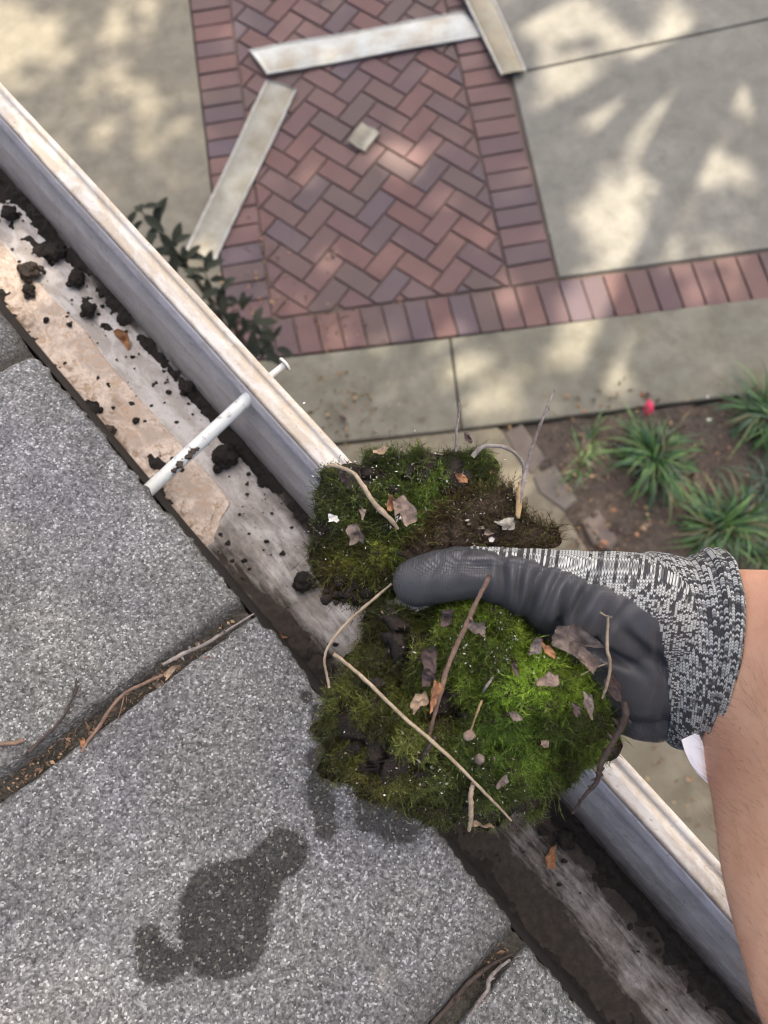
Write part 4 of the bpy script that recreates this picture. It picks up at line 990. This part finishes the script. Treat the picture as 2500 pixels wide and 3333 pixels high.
# --- knitted cuff
CU = [((1385, 1198), .382, (1425, 1588), .396, .0240, 0), ((1415, 1190), .380, (1442, 1606), .394, .0275, 0), ((1445, 1194), .378, (1456, 1612), .391, .0290, 0), ((1475, 1201), .376, (1466, 1612), .389, .0295, 0), ((1502, 1200), .374, (1474, 1610), .387, .0300, 0), ((1528, 1190), .372, (1481, 1607), .385, .0310, 0),
      ((1552, 1185), .370, (1487, 1603), .383, .0318, 0), ((1570, 1193), .3685, (1491, 1599), .382, .0318, 0), ((1579, 1212), .3675, (1494, 1594), .381, .0308, 0), ((1578, 1228), .3675, (1494, 1590), .381, .0292, 0), ((1566, 1240), .3685, (1490, 1584), .382, .0275, 0), ((1535, 1250), .371, (1480, 1575), .384, .026, 0)]
cr = np.array([ring(a[0], a[1], a[2], a[3], a[4], a[5], 128) for a in CU]); ncf = 150
cfine = np.stack([spline(cr[:, k], ncf) for k in range(128)], 1)
sarc = np.concatenate([[0], np.cumsum(np.linalg.norm(np.diff(cfine, axis=0), axis=2).mean(1))])
cc = cfine.mean(1, keepdims=True); dv = cfine - cc; dv /= np.linalg.norm(dv, axis=2, keepdims=True)
th = np.arange(128) * 2 * math.pi / 128
amp = .0008 * np.sin(sarc / .0049 * 2 * math.pi + 1.2)[:, None] * np.clip((sarc - .012) / .01, 0, 1)[:, None] + (fbm(cfine.reshape(-1, 3), 70, 3, 8).reshape(ncf, 128) - .5) * .0030
cfine = cfine + dv * amp[..., None]
obj('cuff', cfine.reshape(-1, 3), grid_faces(ncf, 128, True), m_cuff, glove, fa={'ka': np.repeat(sarc, 128) * 1.0, 'kb': np.tile(th * .030, ncf)})
# --- sewn-in care label
LP = [[(1472, 1598), (1512, 1580)], [(1479, 1622), (1519, 1608)], [(1491, 1648), (1526, 1638)], [(1506, 1670), (1535, 1664)], [(1528, 1692), (1543, 1693)]]
V = []
for k, (a, b) in enumerate(LP):
    for g in np.linspace(0, 1, 5): V.append(atd(a[0] + (b[0] - a[0]) * g, a[1] + (b[1] - a[1]) * g, .366 - .0016 * k + .0012 * math.sin(g * 5 + k)))
V = np.array(V); n = len(V); F = grid_faces(5, 5); V2 = np.concatenate([V, V + RC[:, 2] * .0003]); F2 = np.concatenate([F, F[:, ::-1] + n])
m_label = M('label_cloth'); m_label = m_label.fin((.78, .78, .82), .6)
obj('care_label', V2, F2, m_label, glove)

# ================================================================== MOSS CLUMPS
class Clump:
    def __init__(s, outline, ctr, Dr, h, hb, seed, bumps=(), lumpy=.010, freq=42):
        s.o = np.array(outline, float); s.c = np.array(ctr, float); s.Dr, s.h, s.hb, s.seed, s.b, s.l, s.f = Dr, h, hb, seed, bumps, lumpy, freq
        th = np.linspace(-math.pi, math.pi, 361); s.th = th; s.r = np.array([s._hit(t) for t in th])
    def _hit(s, t):
        d = np.array([math.cos(t), math.sin(t)]); best = 5.
        for i in range(len(s.o)):
            p, q = s.o[i] - s.c, s.o[(i + 1) % len(s.o)] - s.c; e = q - p
            det = d[0] * -e[1] + d[1] * e[0]
            if abs(det) < 1e-9: continue
            tt = (p[0] * -e[1] + p[1] * e[0]) / det; uu = (d[0] * p[1] - d[1] * p[0]) / det
            if tt > 0 and -1e-9 <= uu <= 1 + 1e-9: best = max(best, tt)
        return best
    def crev(s, x, y):
        P = np.c_[x, y, 0 * x] * (.36 / 1659); return np.clip(.11 - np.abs(fbm(P, s.f * 2.1, 3, s.seed + 8) - .5), 0, 1)
    def prof(s, q): return np.clip(1 - q ** 2.4, 0, 1) ** .55
    def top(s, x, y):
        x, y = np.atleast_1d(x).astype(float), np.atleast_1d(y).astype(float)
        dx_, dy_ = x - s.c[0], y - s.c[1]; q = np.hypot(dx_, dy_) / np.interp(np.arctan2(dy_, dx_), s.th, s.r); q = np.clip(q, 0, 1)
        D = s.Dr - s.h * s.prof(q)
        P = np.c_[x, y, 0 * x] * (.36 / 1659)
        D = D - (fbm(P, s.f, 4, s.seed) - .5) * s.l * 2 * np.clip((1 - q) * 4, .15, 1) - (fbm(P, s.f * 4, 3, s.seed + 3) - .5) * s.l * .6 + np.clip(.11 - np.abs(fbm(P, s.f * 2.1, 3, s.seed + 8) - .5), 0, 1) * s.l * 6.5
        for bx, by, br, ba in s.b: D = D - ba * np.exp(-((x - bx) ** 2 + (y - by) ** 2) / br ** 2)
        return D
    def body(s, na=220, nq=60):
        th = np.linspace(-math.pi, math.pi, na, endpoint=False); q = np.linspace(0.02, 1, nq) ** .8
        rj = np.interp(th, s.th, s.r) * (1 + .14 * (fbm(np.c_[np.cos(th), np.sin(th), th * 0 + s.seed], 7, 4, s.seed) - .5) * 2)
        Q, Tt = np.meshgrid(q, np.arange(na), indexing='ij')
        X = s.c[0] + Q * rj[Tt] * np.cos(th)[Tt]; Y = s.c[1] + Q * rj[Tt] * np.sin(th)[Tt]
        Dt = s.top(X.ravel(), Y.ravel()); Db = s.Dr + s.hb * s.prof(Q.ravel()) + .001
        ry = (np.c_[X.ravel(), Y.ravel()] * 1.507 - [1250, 1666.5]) / FPX
        rr = np.c_[ry, np.ones(len(ry))] @ RC.T
        Vt, Vb = CAM + rr * Dt[:, None], CAM + rr * Db[:, None]; n = len(Vt)
        F = grid_faces(nq, na, True); rim = np.arange((nq - 1) * na, nq * na); rj_ = np.roll(rim, -1)
        return np.concatenate([Vt, Vb]), np.concatenate([F[:, ::-1], F + n, np.stack([rim, rj_, rj_ + n, rim + n], -1), ]), (Vt, F[:, ::-1])
    def on(s, x, y, lift=.002): return atd(x, y, float(s.top(x, y)[0]) - lift)

def sprigs(P, Nn, colf, L0, L1, seed, up=None, upw=0., spread=.55, wid=.16, leafl=.30):
    """feathery moss shoots: bent stem ribbon with small pointed leaflets, one vertex colour per shoot"""
    r_ = np.random.default_rng(seed); n = len(P)
    d = Nn + r_.normal(0, spread, (n, 3)) + (0 if up is None else np.asarray(up)[None] * upw); d /= np.linalg.norm(d, axis=1, keepdims=True)
    sx = np.cross(d, r_.normal(size=(n, 3))); sx /= np.linalg.norm(sx, axis=1, keepdims=True); sy = np.cross(d, sx)
    tv = []; tf = []
    for k in range(4):
        z = k / 3; w_ = .035 * (1 - .8 * z); tv += [(w_, 0, z), (-w_, 0, z)]
    quads = [(0, 1, 3, 2), (2, 3, 5, 4), (4, 5, 7, 6)]; tris = []
    K = 9
    for k in range(K):
        z = .12 + .8 * k / (K - 1); a = k * 2.4; l_ = leafl * (1.1 - .55 * z); b = len(tv)
        ca, sa = math.cos(a), math.sin(a)
        tv += [(-sa * .045, ca * .045, z), (sa * .045, -ca * .045, z + .02), (ca * l_, sa * l_, z + .16)]; tris.append((b, b + 1, b + 2))
    tv = np.array(tv); L = r_.uniform(L0, L1, n); bend = r_.normal(0, .85, (n, 2)); L = L * (1 + (r_.random(n) < .06) * .8)
    X = tv[None, :, 0] + bend[:, :1] * tv[None, :, 2] ** 2; Y_ = tv[None, :, 1] + bend[:, 1:] * tv[None, :, 2] ** 2; Z = tv[None, :, 2]
    V = P[:, None] + L[:, None, None] * (X[..., None] * sx[:, None] + Y_[..., None] * sy[:, None] + Z[..., None] * d[:, None])
    m_ = len(tv); off = (np.arange(n) * m_)[:, None, None]
    Fq = (np.array(quads)[None] + off).reshape(-1, 4); Ft = (np.array(tris)[None] + off).reshape(-1, 3)
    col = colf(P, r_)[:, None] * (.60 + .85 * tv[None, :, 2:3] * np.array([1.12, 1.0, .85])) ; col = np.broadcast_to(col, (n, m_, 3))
    return V.reshape(-1, 3), [Fq, Ft], col.reshape(-1, 3)
def scatter(Vt, F, n, seed, minface=-.35):
    r_ = np.random.default_rng(seed); tri = np.concatenate([F[:, [0, 1, 2]], F[:, [0, 2, 3]]])
    a, b, c = Vt[tri[:, 0]], Vt[tri[:, 1]], Vt[tri[:, 2]]; cr_ = np.cross(b - a, c - a); ar = np.linalg.norm(cr_, axis=1); nr_ = cr_ / np.maximum(ar, 1e-12)[:, None]
    flip = np.sign(-(nr_ @ RC[:, 2])); nr_ = nr_ * np.where(flip == 0, 1, flip)[:, None]
    i = r_.choice(len(tri), n, p=ar / ar.sum()); u_, v_ = r_.random(n), r_.random(n); sw = u_ + v_ > 1; u_[sw] = 1 - u_[sw]; v_[sw] = 1 - v_[sw]
    return a[i] + (b - a)[i] * u_[:, None] + (c - a)[i] * v_[:, None], nr_[i]
UP = -RC[:, 1]; TOW = -RC[:, 2]
low = Clump([(802, 1300), (850, 1305), (905, 1335), (938, 1290), (1000, 1284), (1075, 1278), (1140, 1312), (1180, 1368), (1250, 1395), (1310, 1432), (1340, 1500), (1346, 1560), (1328, 1620), (1270, 1668), (1200, 1705), (1160, 1752), (1100, 1775), (1010, 1780), (930, 1768), (860, 1742), (780, 1712), (722, 1690), (697, 1655), (692, 1600), (708, 1500), (738, 1455), (778, 1395), (792, 1340)],
            (1000, 1530), .394, .032, .026, 5, [(1050, 1312, 70, .012), (1150, 1480, 130, .006), (860, 1420, 70, -.004), (955, 1560, 45, -.009), (760, 1620, 70, -.006), (830, 1500, 60, -.006), (1250, 1640, 60, -.005)], .017, 46)
hi = Clump([(678, 1110), (694, 1060), (708, 1012), (755, 1004), (800, 978), (870, 972), (930, 980), (1000, 974), (1050, 970), (1070, 1010), (1068, 1060), (1045, 1110), (985, 1150), (930, 1200), (905, 1250), (850, 1285), (790, 1298), (735, 1296), (690, 1282), (676, 1230), (672, 1160)],
           (860, 1120), .412, .022, .016, 9, [(840, 1130, 70, -.005)], .009, 50)
def moss_col(zones, base, dark):
    zones = [(a, b, c, tuple(np.array(d) * np.array([2.3, 2.05, 1.4])), e) for a, b, c, d, e in zones]; base = tuple(np.array(base) * .9)
    def f(P, r_):
        x, y, _ = proj(P); n = len(P); c = np.tile(np.array(base, float), (n, 1))
        for (zx, zy, zr, zc, za) in zones:
            w_ = za * np.exp(-((x - zx) ** 2 + (y - zy) ** 2) / zr ** 2); c = c * (1 - w_[:, None]) + np.array(zc) * w_[:, None]
        m_ = np.clip((fbm(P, 70, 3, 77) - .42) * 3.2, 0, 1)[:, None]; c = c * (.38 + 1.0 * m_)
        br = (r_.random(n) < dark)[:, None]; c = np.where(br, np.array([.045, .032, .016]), c)
        ye = (r_.random(n) < .10)[:, None]; c = np.where(ye, c * .4 + np.array([.15, .19, .035]) * np.clip(m_ + .2, 0, 1), c)
        return c * r_.uniform(.6, 1.35, (n, 1))
    return f
mc1 = empty('moss_clump', tuple(low.on(1000, 1600, -.05)), 'large bright green moss clump lying across the gloved palm', 'moss', 'moss clumps in the hand')
V, F, tp = low.body(); obj('soil', V, F, m_mosssoil, mc1)
P, Nn = scatter(tp[0], tp[1], 100000, 1)
x, y, _ = proj(P); dn = fbm(P, 62, 3, 91) + .10 * np.exp(-((x - 1120) ** 2 + (y - 1480) ** 2) / 190 ** 2) + .5 * (rng.random(len(P)) - .5) * .3; kk = (dn > .43) & (low.crev(x, y) < .075 + .03 * rng.random(len(x))); P, Nn = P[kk], Nn[kk]
cf1 = moss_col([(1120, 1470, 190, (.092, .172, .022), .95), (1010, 1330, 120, (.085, .155, .022), .9), (1080, 1610, 130, (.06, .15, .022), .8), (1260, 1620, 110, (.045, .085, .014), .75), (800, 1600, 140, (.055, .075, .018), .7), (830, 1380, 100, (.06, .065, .018), .6), (960, 1720, 140, (.06, .08, .04), .6), (780, 1700, 80, (.05, .045, .02), .6), (950, 1540, 60, (.045, .04, .02), .7)], (.055, .075, .018), .08)
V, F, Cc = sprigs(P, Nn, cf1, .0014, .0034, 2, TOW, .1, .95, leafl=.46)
o = obj('fronds', V, F, m_moss, mc1, ca={'col': Cc}, smooth=False); o['kind'] = 'stuff'
mc2 = empty('moss_clump', tuple(hi.on(860, 1150, -.04)), 'darker moss clump with black soil pinched behind the thumb', 'moss', 'moss clumps in the hand')
V, F, tp = hi.body(180, 50); obj('soil', V, F, m_mosssoil, mc2)
P, Nn = scatter(tp[0], tp[1], 36000, 3)
x, y, _ = proj(P); keepm = (fbm(P, 90, 3, 55) > .44) | (y > 1170); P, Nn = P[keepm], Nn[keepm]
cf2 = moss_col([(760, 1210, 90, (.09, .115, .02), .95), (900, 1060, 140, (.04, .08, .015), .8), (1030, 1030, 80, (.045, .085, .015), .8), (740, 1120, 70, (.035, .06, .02), .7), (720, 1270, 60, (.05, .04, .02), .8)], (.035, .055, .015), .18)
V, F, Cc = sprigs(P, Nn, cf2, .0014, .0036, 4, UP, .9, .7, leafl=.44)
o = obj('fronds', V, F, m_moss, mc2, ca={'col': Cc}, smooth=False); o['kind'] = 'stuff'
# brown soil mat turned over beside the thumb
flap = Clump([(862, 1196), (905, 1160), (940, 1128), (962, 1094), (1010, 1066), (1060, 1058), (1108, 1046), (1118, 1080), (1140, 1118), (1168, 1138), (1208, 1140), (1204, 1178), (1150, 1196), (1060, 1204), (960, 1212), (890, 1216)], (1040, 1140), .392, .007, .006, 13, (), .004, 60)
V, F, tp = flap.body(140, 30); obj('soil_mat', V, F, m_matsoil, mc2)
P, Nn = scatter(tp[0], tp[1], 5200, 6); x, y, _ = proj(P)
rr_ = np.hypot(x - 1040, y - 1140) / np.interp(np.arctan2(y - 1140, x - 1040), flap.th, flap.r); kk = (rng.random(len(P)) < np.clip((rr_ - .72) * 3.2, .10, 1)) & (y < 1190); P, Nn, rr_ = P[kk], Nn[kk], rr_[kk]
def cf3(P_, r_): return np.where((r_.random(len(P_)) < .5)[:, None], [.10, .10, .028], [.075, .05, .025]) * r_.uniform(.6, 1.3, (len(P_), 1))
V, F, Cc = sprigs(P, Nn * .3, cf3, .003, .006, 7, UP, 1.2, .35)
o = obj('fronds', V, F, m_moss, mc2, ca={'col': Cc}, smooth=False); o['kind'] = 'stuff'
# long wispy shoots fringing both clumps
for cl, mc, n, sd in ((low, mc1, 900, 61), (hi, mc2, 320, 62)):
    r_ = np.random.default_rng(sd); a = r_.uniform(-math.pi, math.pi, n); q = r_.uniform(.86, 1.0, n); R_ = np.interp(a, cl.th, cl.r) * q
    P = np.array([cl.on(cl.c[0] + r * math.cos(t_), cl.c[1] + r * math.sin(t_), -.001) for r, t_ in zip(R_, a)])
    Nn = np.cos(a)[:, None] * RC[:, 0] + np.sin(a)[:, None] * RC[:, 1] + TOW * .2
    V, F, Cc = sprigs(P, Nn, lambda P_, g: np.where((g.random(len(P_)) < .35)[:, None], [.07, .05, .025], [.075, .105, .025]) * g.uniform(.6, 1.4, (len(P_), 1)), .0025, .0065, sd, None, 0, .8, leafl=.24)
    o = obj('wisps', V, F, m_moss, mc, ca={'col': Cc}, smooth=False); o['kind'] = 'stuff'
# black crumbs and pale grains caught in both clumps
for cl, mc, n, cols in ((hi, mc2, 900, [(.02, .015, .012), (.035, .026, .02), (.03, .03, .035), (.30, .28, .24)]), (low, mc1, 500, [(.05, .035, .025), (.03, .022, .016), (.28, .24, .20), (.09, .065, .05)]), (flap, mc2, 260, [(.05, .035, .022), (.03, .02, .014), (.32, .29, .24)])):
    r_ = np.random.default_rng(n); pts = []
    while len(pts) < n:
        a = r_.random() * 6.283 - math.pi; q = r_.random() ** .5 * .97; R_ = np.interp(a, cl.th, cl.r) * q
        pts.append(cl.on(cl.c[0] + R_ * math.cos(a), cl.c[1] + R_ * math.sin(a), r_.uniform(.0005, .0045)))
    V, F, Cc = chips('g', pts, .00085, cols, '', n); o = obj('grains', V, F, m_chip, mc, smooth=False, ca={'col': Cc}); o['kind'] = 'stuff'
# dangling soil under the upper clump
parts = []
for k in range(60):
    a, b = rng.uniform(700, 815), rng.normal(1276, 13); parts.append(lump(atd(a, b, .404 + rng.normal(0, .004)), rng.uniform(.001, .0032), k, 2, .6, 1.9))
V, F = join(parts); o = obj('soil_crumbs', V, F, m_mosssoil, mc2); o['kind'] = 'stuff'

# ================================================================== TWIGS, STALKS AND DEAD LEAVES CAUGHT IN THE MOSS
lo = lambda L, lift: [low.on(a, b, l) for (a, b), l in zip(L, lift if np.ndim(lift) else [lift] * len(L))]
fx = lambda L, D: [atd(a, b, d) for (a, b), d in zip(L, D if np.ndim(D) else [D] * len(L))]
twig(fx([(722, 1411), (740, 1428), (800, 1482), (870, 1545), (940, 1605), (1000, 1665), (1050, 1715), (1105, 1773)], [.372, .3705, .364, .356, .354, .357, .363, .371]), [.0013, .0011, .0012, .0011, .0010, .0009, .0008, .0006], m_tw_straw, 'long pale straw stalk lying across the lower moss', seed=11, n=40)
twig(fx([(1062, 1243), (1035, 1290), (1010, 1340), (985, 1390), (965, 1440), (945, 1515), (925, 1592)], [.340, .341, .343, .346, .348, .353, .366]), [.0014, .0011, .0013, .0014, .0014, .0013, .0010], m_tw_brown, 'reddish brown twig standing up in front of the thumb', seed=12, knobs=3, n=34)
twig(fx([(1350, 1512), (1349, 1545), (1335, 1580), (1318, 1610), (1298, 1650), (1288, 1690), (1262, 1722), (1238, 1758)], [.362, .362, .364, .366, .368, .372, .378, .386]), [.0019, .0022, .0018, .0018, .0015, .0014, .0010, .0008], m_tw_dark, 'dark knobbly twig hanging off the right side of the moss', seed=13, knobs=14, n=44)
twig(fx([(708, 1003), (735, 1010), (765, 1025), (790, 1055), (815, 1090), (840, 1118), (858, 1143)], [.388, .385, .382, .379, .378, .378, .382]), [.0010, .0012, .0013, .0014, .0017, .0016, .0008], m_tw_straw, 'curved tan stalk arching over the upper moss', seed=14, n=30)
twig(fx([(1197, 844), (1180, 880), (1165, 920), (1150, 965), (1135, 1020), (1124, 1070), (1120, 1110)], [.375, .376, .378, .380, .382, .384, .388]), [.0006, .0009, .0009, .0011, .0011, .0013, .0011], m_tw_grey, 'tall grey twig sticking up from the soil mat', seed=15, knobs=5, n=34)
twig(fx([(992, 868), (990, 900), (986, 935), (984, 975)], [.388, .389, .390, .394]), [.0009, .0007, .0007, .0008], m_tw_grey, 'short thin grey twig upright behind the upper moss', seed=16)
twig(fx([(1018, 985), (1040, 966), (1065, 962), (1092, 966), (1115, 982), (1130, 1003), (1134, 1030)], [.388, .387, .386, .385, .386, .388, .390]), [.0015, .0014, .0012, .0011, .0010, .0010, .0008], m_tw_grey, 'arched grey brown stem looping to the tall twig', seed=17)
twig(fx([(845, 1262), (810, 1292), (775, 1322), (735, 1362), (708, 1395), (700, 1425), (705, 1455), (711, 1485)], [.384, .382, .380, .378, .377, .377, .379, .382]), [.0007, .0009, .0009, .0010, .0008, .0007, .0008, .0008], m_tw_straw, 'bent thin grey stalk looping left of the thumb tip', seed=18, n=34)
twig(fx([(1312, 1330), (1314, 1360), (1312, 1400), (1316, 1430), (1311, 1470), (1302, 1508)], [.344, .345, .347, .351, .356, .364]), [.0006, .0008, .0009, .0009, .0009, .0007], m_tw_straw, 'upright straw sprig with a crossed tip beside the palm', seed=19, side=[(fx([(1296, 1322), (1309, 1330), (1322, 1333)], .344), .0004), (fx([(1313, 1432), (1285, 1443), (1255, 1458)], [.351, .354, .358]), .0004)])
twig(fx([(1040, 1512), (1034, 1530), (1024, 1555), (1016, 1580)], [.346, .347, .350, .354]), [.0006, .0007, .0005, .0006], m_tw_tan, 'small straw stalk with a seed on the bright moss', seed=20)
twig(fx([(1020, 1690), (1018, 1730), (1014, 1770), (1012, 1792)], [.361, .363, .368, .372]), [.0014, .0015, .0014, .0010], m_tw_straw, 'short split straw at the bottom edge of the moss', seed=22)
twig(fx([(1120, 1060), (1122, 1085), (1118, 1115), (1122, 1040)][::-1], [.383, .384, .385, .386]), [.0010, .0013, .0010, .0008], m_tw_tan, 'yellow brown stalk at the foot of the tall grey twig', seed=23)
twig(lo([(1065, 1460), (1050, 1485), (1040, 1500)], .006), [.0007, .0009, .0006], m_tw_grey, 'tiny grey stick among the bright fronds', seed=24)
twig(lo([(940, 1590), (920, 1625), (905, 1655)], .004), [.0014, .0015, .0012], m_tw_dark, 'dark stub of stem under the pale straw', seed=25)
V, F = lump(atd(1013, 1588, .352), .0028, 3, 3, .25, 1.5, (1, .8, .7)); tag(obj('seed', V, F, m_lf_pink), 'round pinkish brown seed below the small straw stalk', 'seed')
V, F = lump(atd(1036, 1640, .356), .0024, 6, 3, .25, 1.5); tag(obj('seed', V, F, m_lf_grey), 'grey seed on the moss above the crossing straw', 'seed')
def ml(dx, dy, D, ang, L, Wd, mat, seed, lab, tilt=(0, 0), curl=.3, jag=.3): return leaf(atd(dx, dy, D), ang, L * 1.28, Wd * 1.28, mat, seed, lab, tilt, curl, jag, group='dead leaves caught in the moss')
ml(868, 1098, .377, 1.3, .0150, .0100, m_lf_pink, 31, 'crumpled pinkish leaf in the middle of the upper moss', (.2, .1), .3, .35)
ml(846, 1085, .379, 1.6, .0080, .0050, m_lf_org, 32, 'orange edge of leaf beside the crumpled pinkish one', (-.3, .1))
ml(1098, 1130, .380, .2, .0110, .0075, m_lichen, 33, 'pale grey lichen flake on the brown soil mat', (0, .2), .2, .4)
ml(1236, 1388, .352, .5, .0200, .0125, m_lf_grey, 34, 'largest grey brown leaf tucked against the glove', (.1, .1), .2, .3)
ml(1268, 1425, .352, 1.1, .0120, .0075, m_lf_pink, 35, 'dusty pink leaf just below the largest grey leaf', (.1, .0), .3, .3)
ml(1192, 1466, .347, -.4, .0105, .0080, m_lf_pink, 36, 'pinkish crumpled leaf on the bright moss', (.1, .2), .3, .35)
ml(1155, 1398, .345, 1.0, .0080, .0080, m_lf_grey, 37, 'grey three cornered leaf scrap left of the largest leaf', (0, .1), .2, .3)
ml(1185, 1402, .347, .9, .0110, .0035, m_lf_org, 38, 'rusty curled leaf strip left of the largest leaf', (0, .1), .5, .2)
ml(1272, 1520, .355, 1.4, .0110, .0045, m_lf_grey, 39, 'narrow dark leaf near the right end of the moss', (.2, 0), .3, .25)
ml(1245, 1530, .356, .9, .0080, .0045, m_lf_dark, 40, 'small dark leaf beside the narrow one', (.1, 0))
ml(1318, 1475, .362, 1.5, .0120, .0070, m_lf_dark, 41, 'dark crumpled leaf in the shadow of the palm', (.2, 0))
ml(963, 1335, .345, 1.7, .0095, .0055, m_lf_dark, 42, 'dark purple leaf under the standing twig', (0, .1))
ml(930, 1412, .352, 1.5, .0130, .0065, m_lf_dark, 43, 'long dark folded leaf left of the standing twig', (-.1, .1))
ml(922, 1462, .353, 1.5, .0090, .0070, m_lf_dark, 47, 'dark round leaf below the folded one', (-.1, .1))
ml(906, 1516, .354, 1.9, .0100, .0055, m_lf_tan, 44, 'pale tan leaf scrap beside the curled brown leaf', (-.1, .1), .3, .35)
ml(938, 1500, .350, 1.75, .0140, .0038, m_lf_org, 45, 'curled shiny brown leaf against the standing twig', (.3, 0), .9, .15)
ml(1030, 1358, .342, .6, .0075, .0070, m_lf_grey, 46, 'grey crinkled leaf right of the standing twig', (0, .1), .3, .4)
ml(818, 974, .392, -.2, .0085, .0060, m_lf_tan, 48, 'curled orange tan leaf on the top rim of the upper moss', (0, -.4), .5, .3)
ml(997, 1030, .384, .3, .0060, .0045, m_lf_org, 49, 'small red brown leaf on the upper moss', (.1, .1))
ml(1042, 1783, .380, .05, .0120, .0035, m_lf_tan, 50, 'pale leaf strip on the bottom rim of the moss', (0, .4))
ml(745, 1035, .388, 1.3, .0090, .0030, m_lf_dark, 51, 'dark leaf shred near the tip of the tan stalk', (-.2, 0))
ml(783, 1108, .385, 1.5, .0070, .0030, m_lf_pink, 52, 'thin brown leaf left of the tan stalk', (-.1, 0))
ml(770, 1158, .386, 1.2, .0100, .0080, m_lf_grey, 53, 'grey crumpled leaf low on the upper moss', (-.1, .1), .3, .4)
ml(890, 1222, .372, .2, .0105, .0060, m_lf_dark, 54, 'dark brown leaf beside the thumb tip', (0, .2))
ml(722, 1120, .386, .4, .0050, .0045, m_whitebit, 55, 'white lichen fleck on the left of the upper moss', (-.1, 0))
ml(1113, 1545, .349, .2, .0080, .0032, m_lf_grey, 56, 'thin grey leaf curl right of the seed', (0, .1))
ml(1112, 1445, .343, 1.3, .0065, .0026, m_lf_dark, 57, 'small slate leaf standing in the bright moss', (.2, 0))
ml(1085, 1690, .362, 2.2, .0080, .0040, m_lf_grey, 58, 'grey leaf scrap above the end of the straw', (0, .2))
ml(1052, 1150, .372, .2, .0050, .0030, m_lf_pink, 59, 'tan flake at the foot of the soil mat', (0, .2))
ml(1062, 1163, .371, .8, .0036, .0028, m_whitebit, 60, 'white flake touching the top of the thumb', (0, .2))
ml(1010, 946, .391, 1.2, .0060, .0038, m_lf_dark, 61, 'dark crumb of leaf above the arched stem', (0, 0))
ml(1175, 1605, .360, .3, .0050, .0040, m_lf_pink, 62, 'small pinkish flake low on the moss', (.1, 0))
# pale specks of lichen dusted over the clumps
pts = []
for k in range(150):
    pts.append(low.on(rng.normal(960, 110), rng.normal(1690, 50), .006)); pts.append(low.on(rng.normal(1110, 90), rng.normal(1390, 40), .007)); pts.append(hi.on(rng.normal(850, 110), rng.normal(1090, 70), .006))
V, F, Cc = chips('s', pts, .00055, [(.5, .52, .46), (.4, .42, .38), (.62, .6, .55)], '', 3); tag(obj('lichen_specks', V, F, m_chip, smooth=False, ca={'col': Cc}), 'pale specks of lichen dusted over the moss', 'lichen', None, 'stuff')
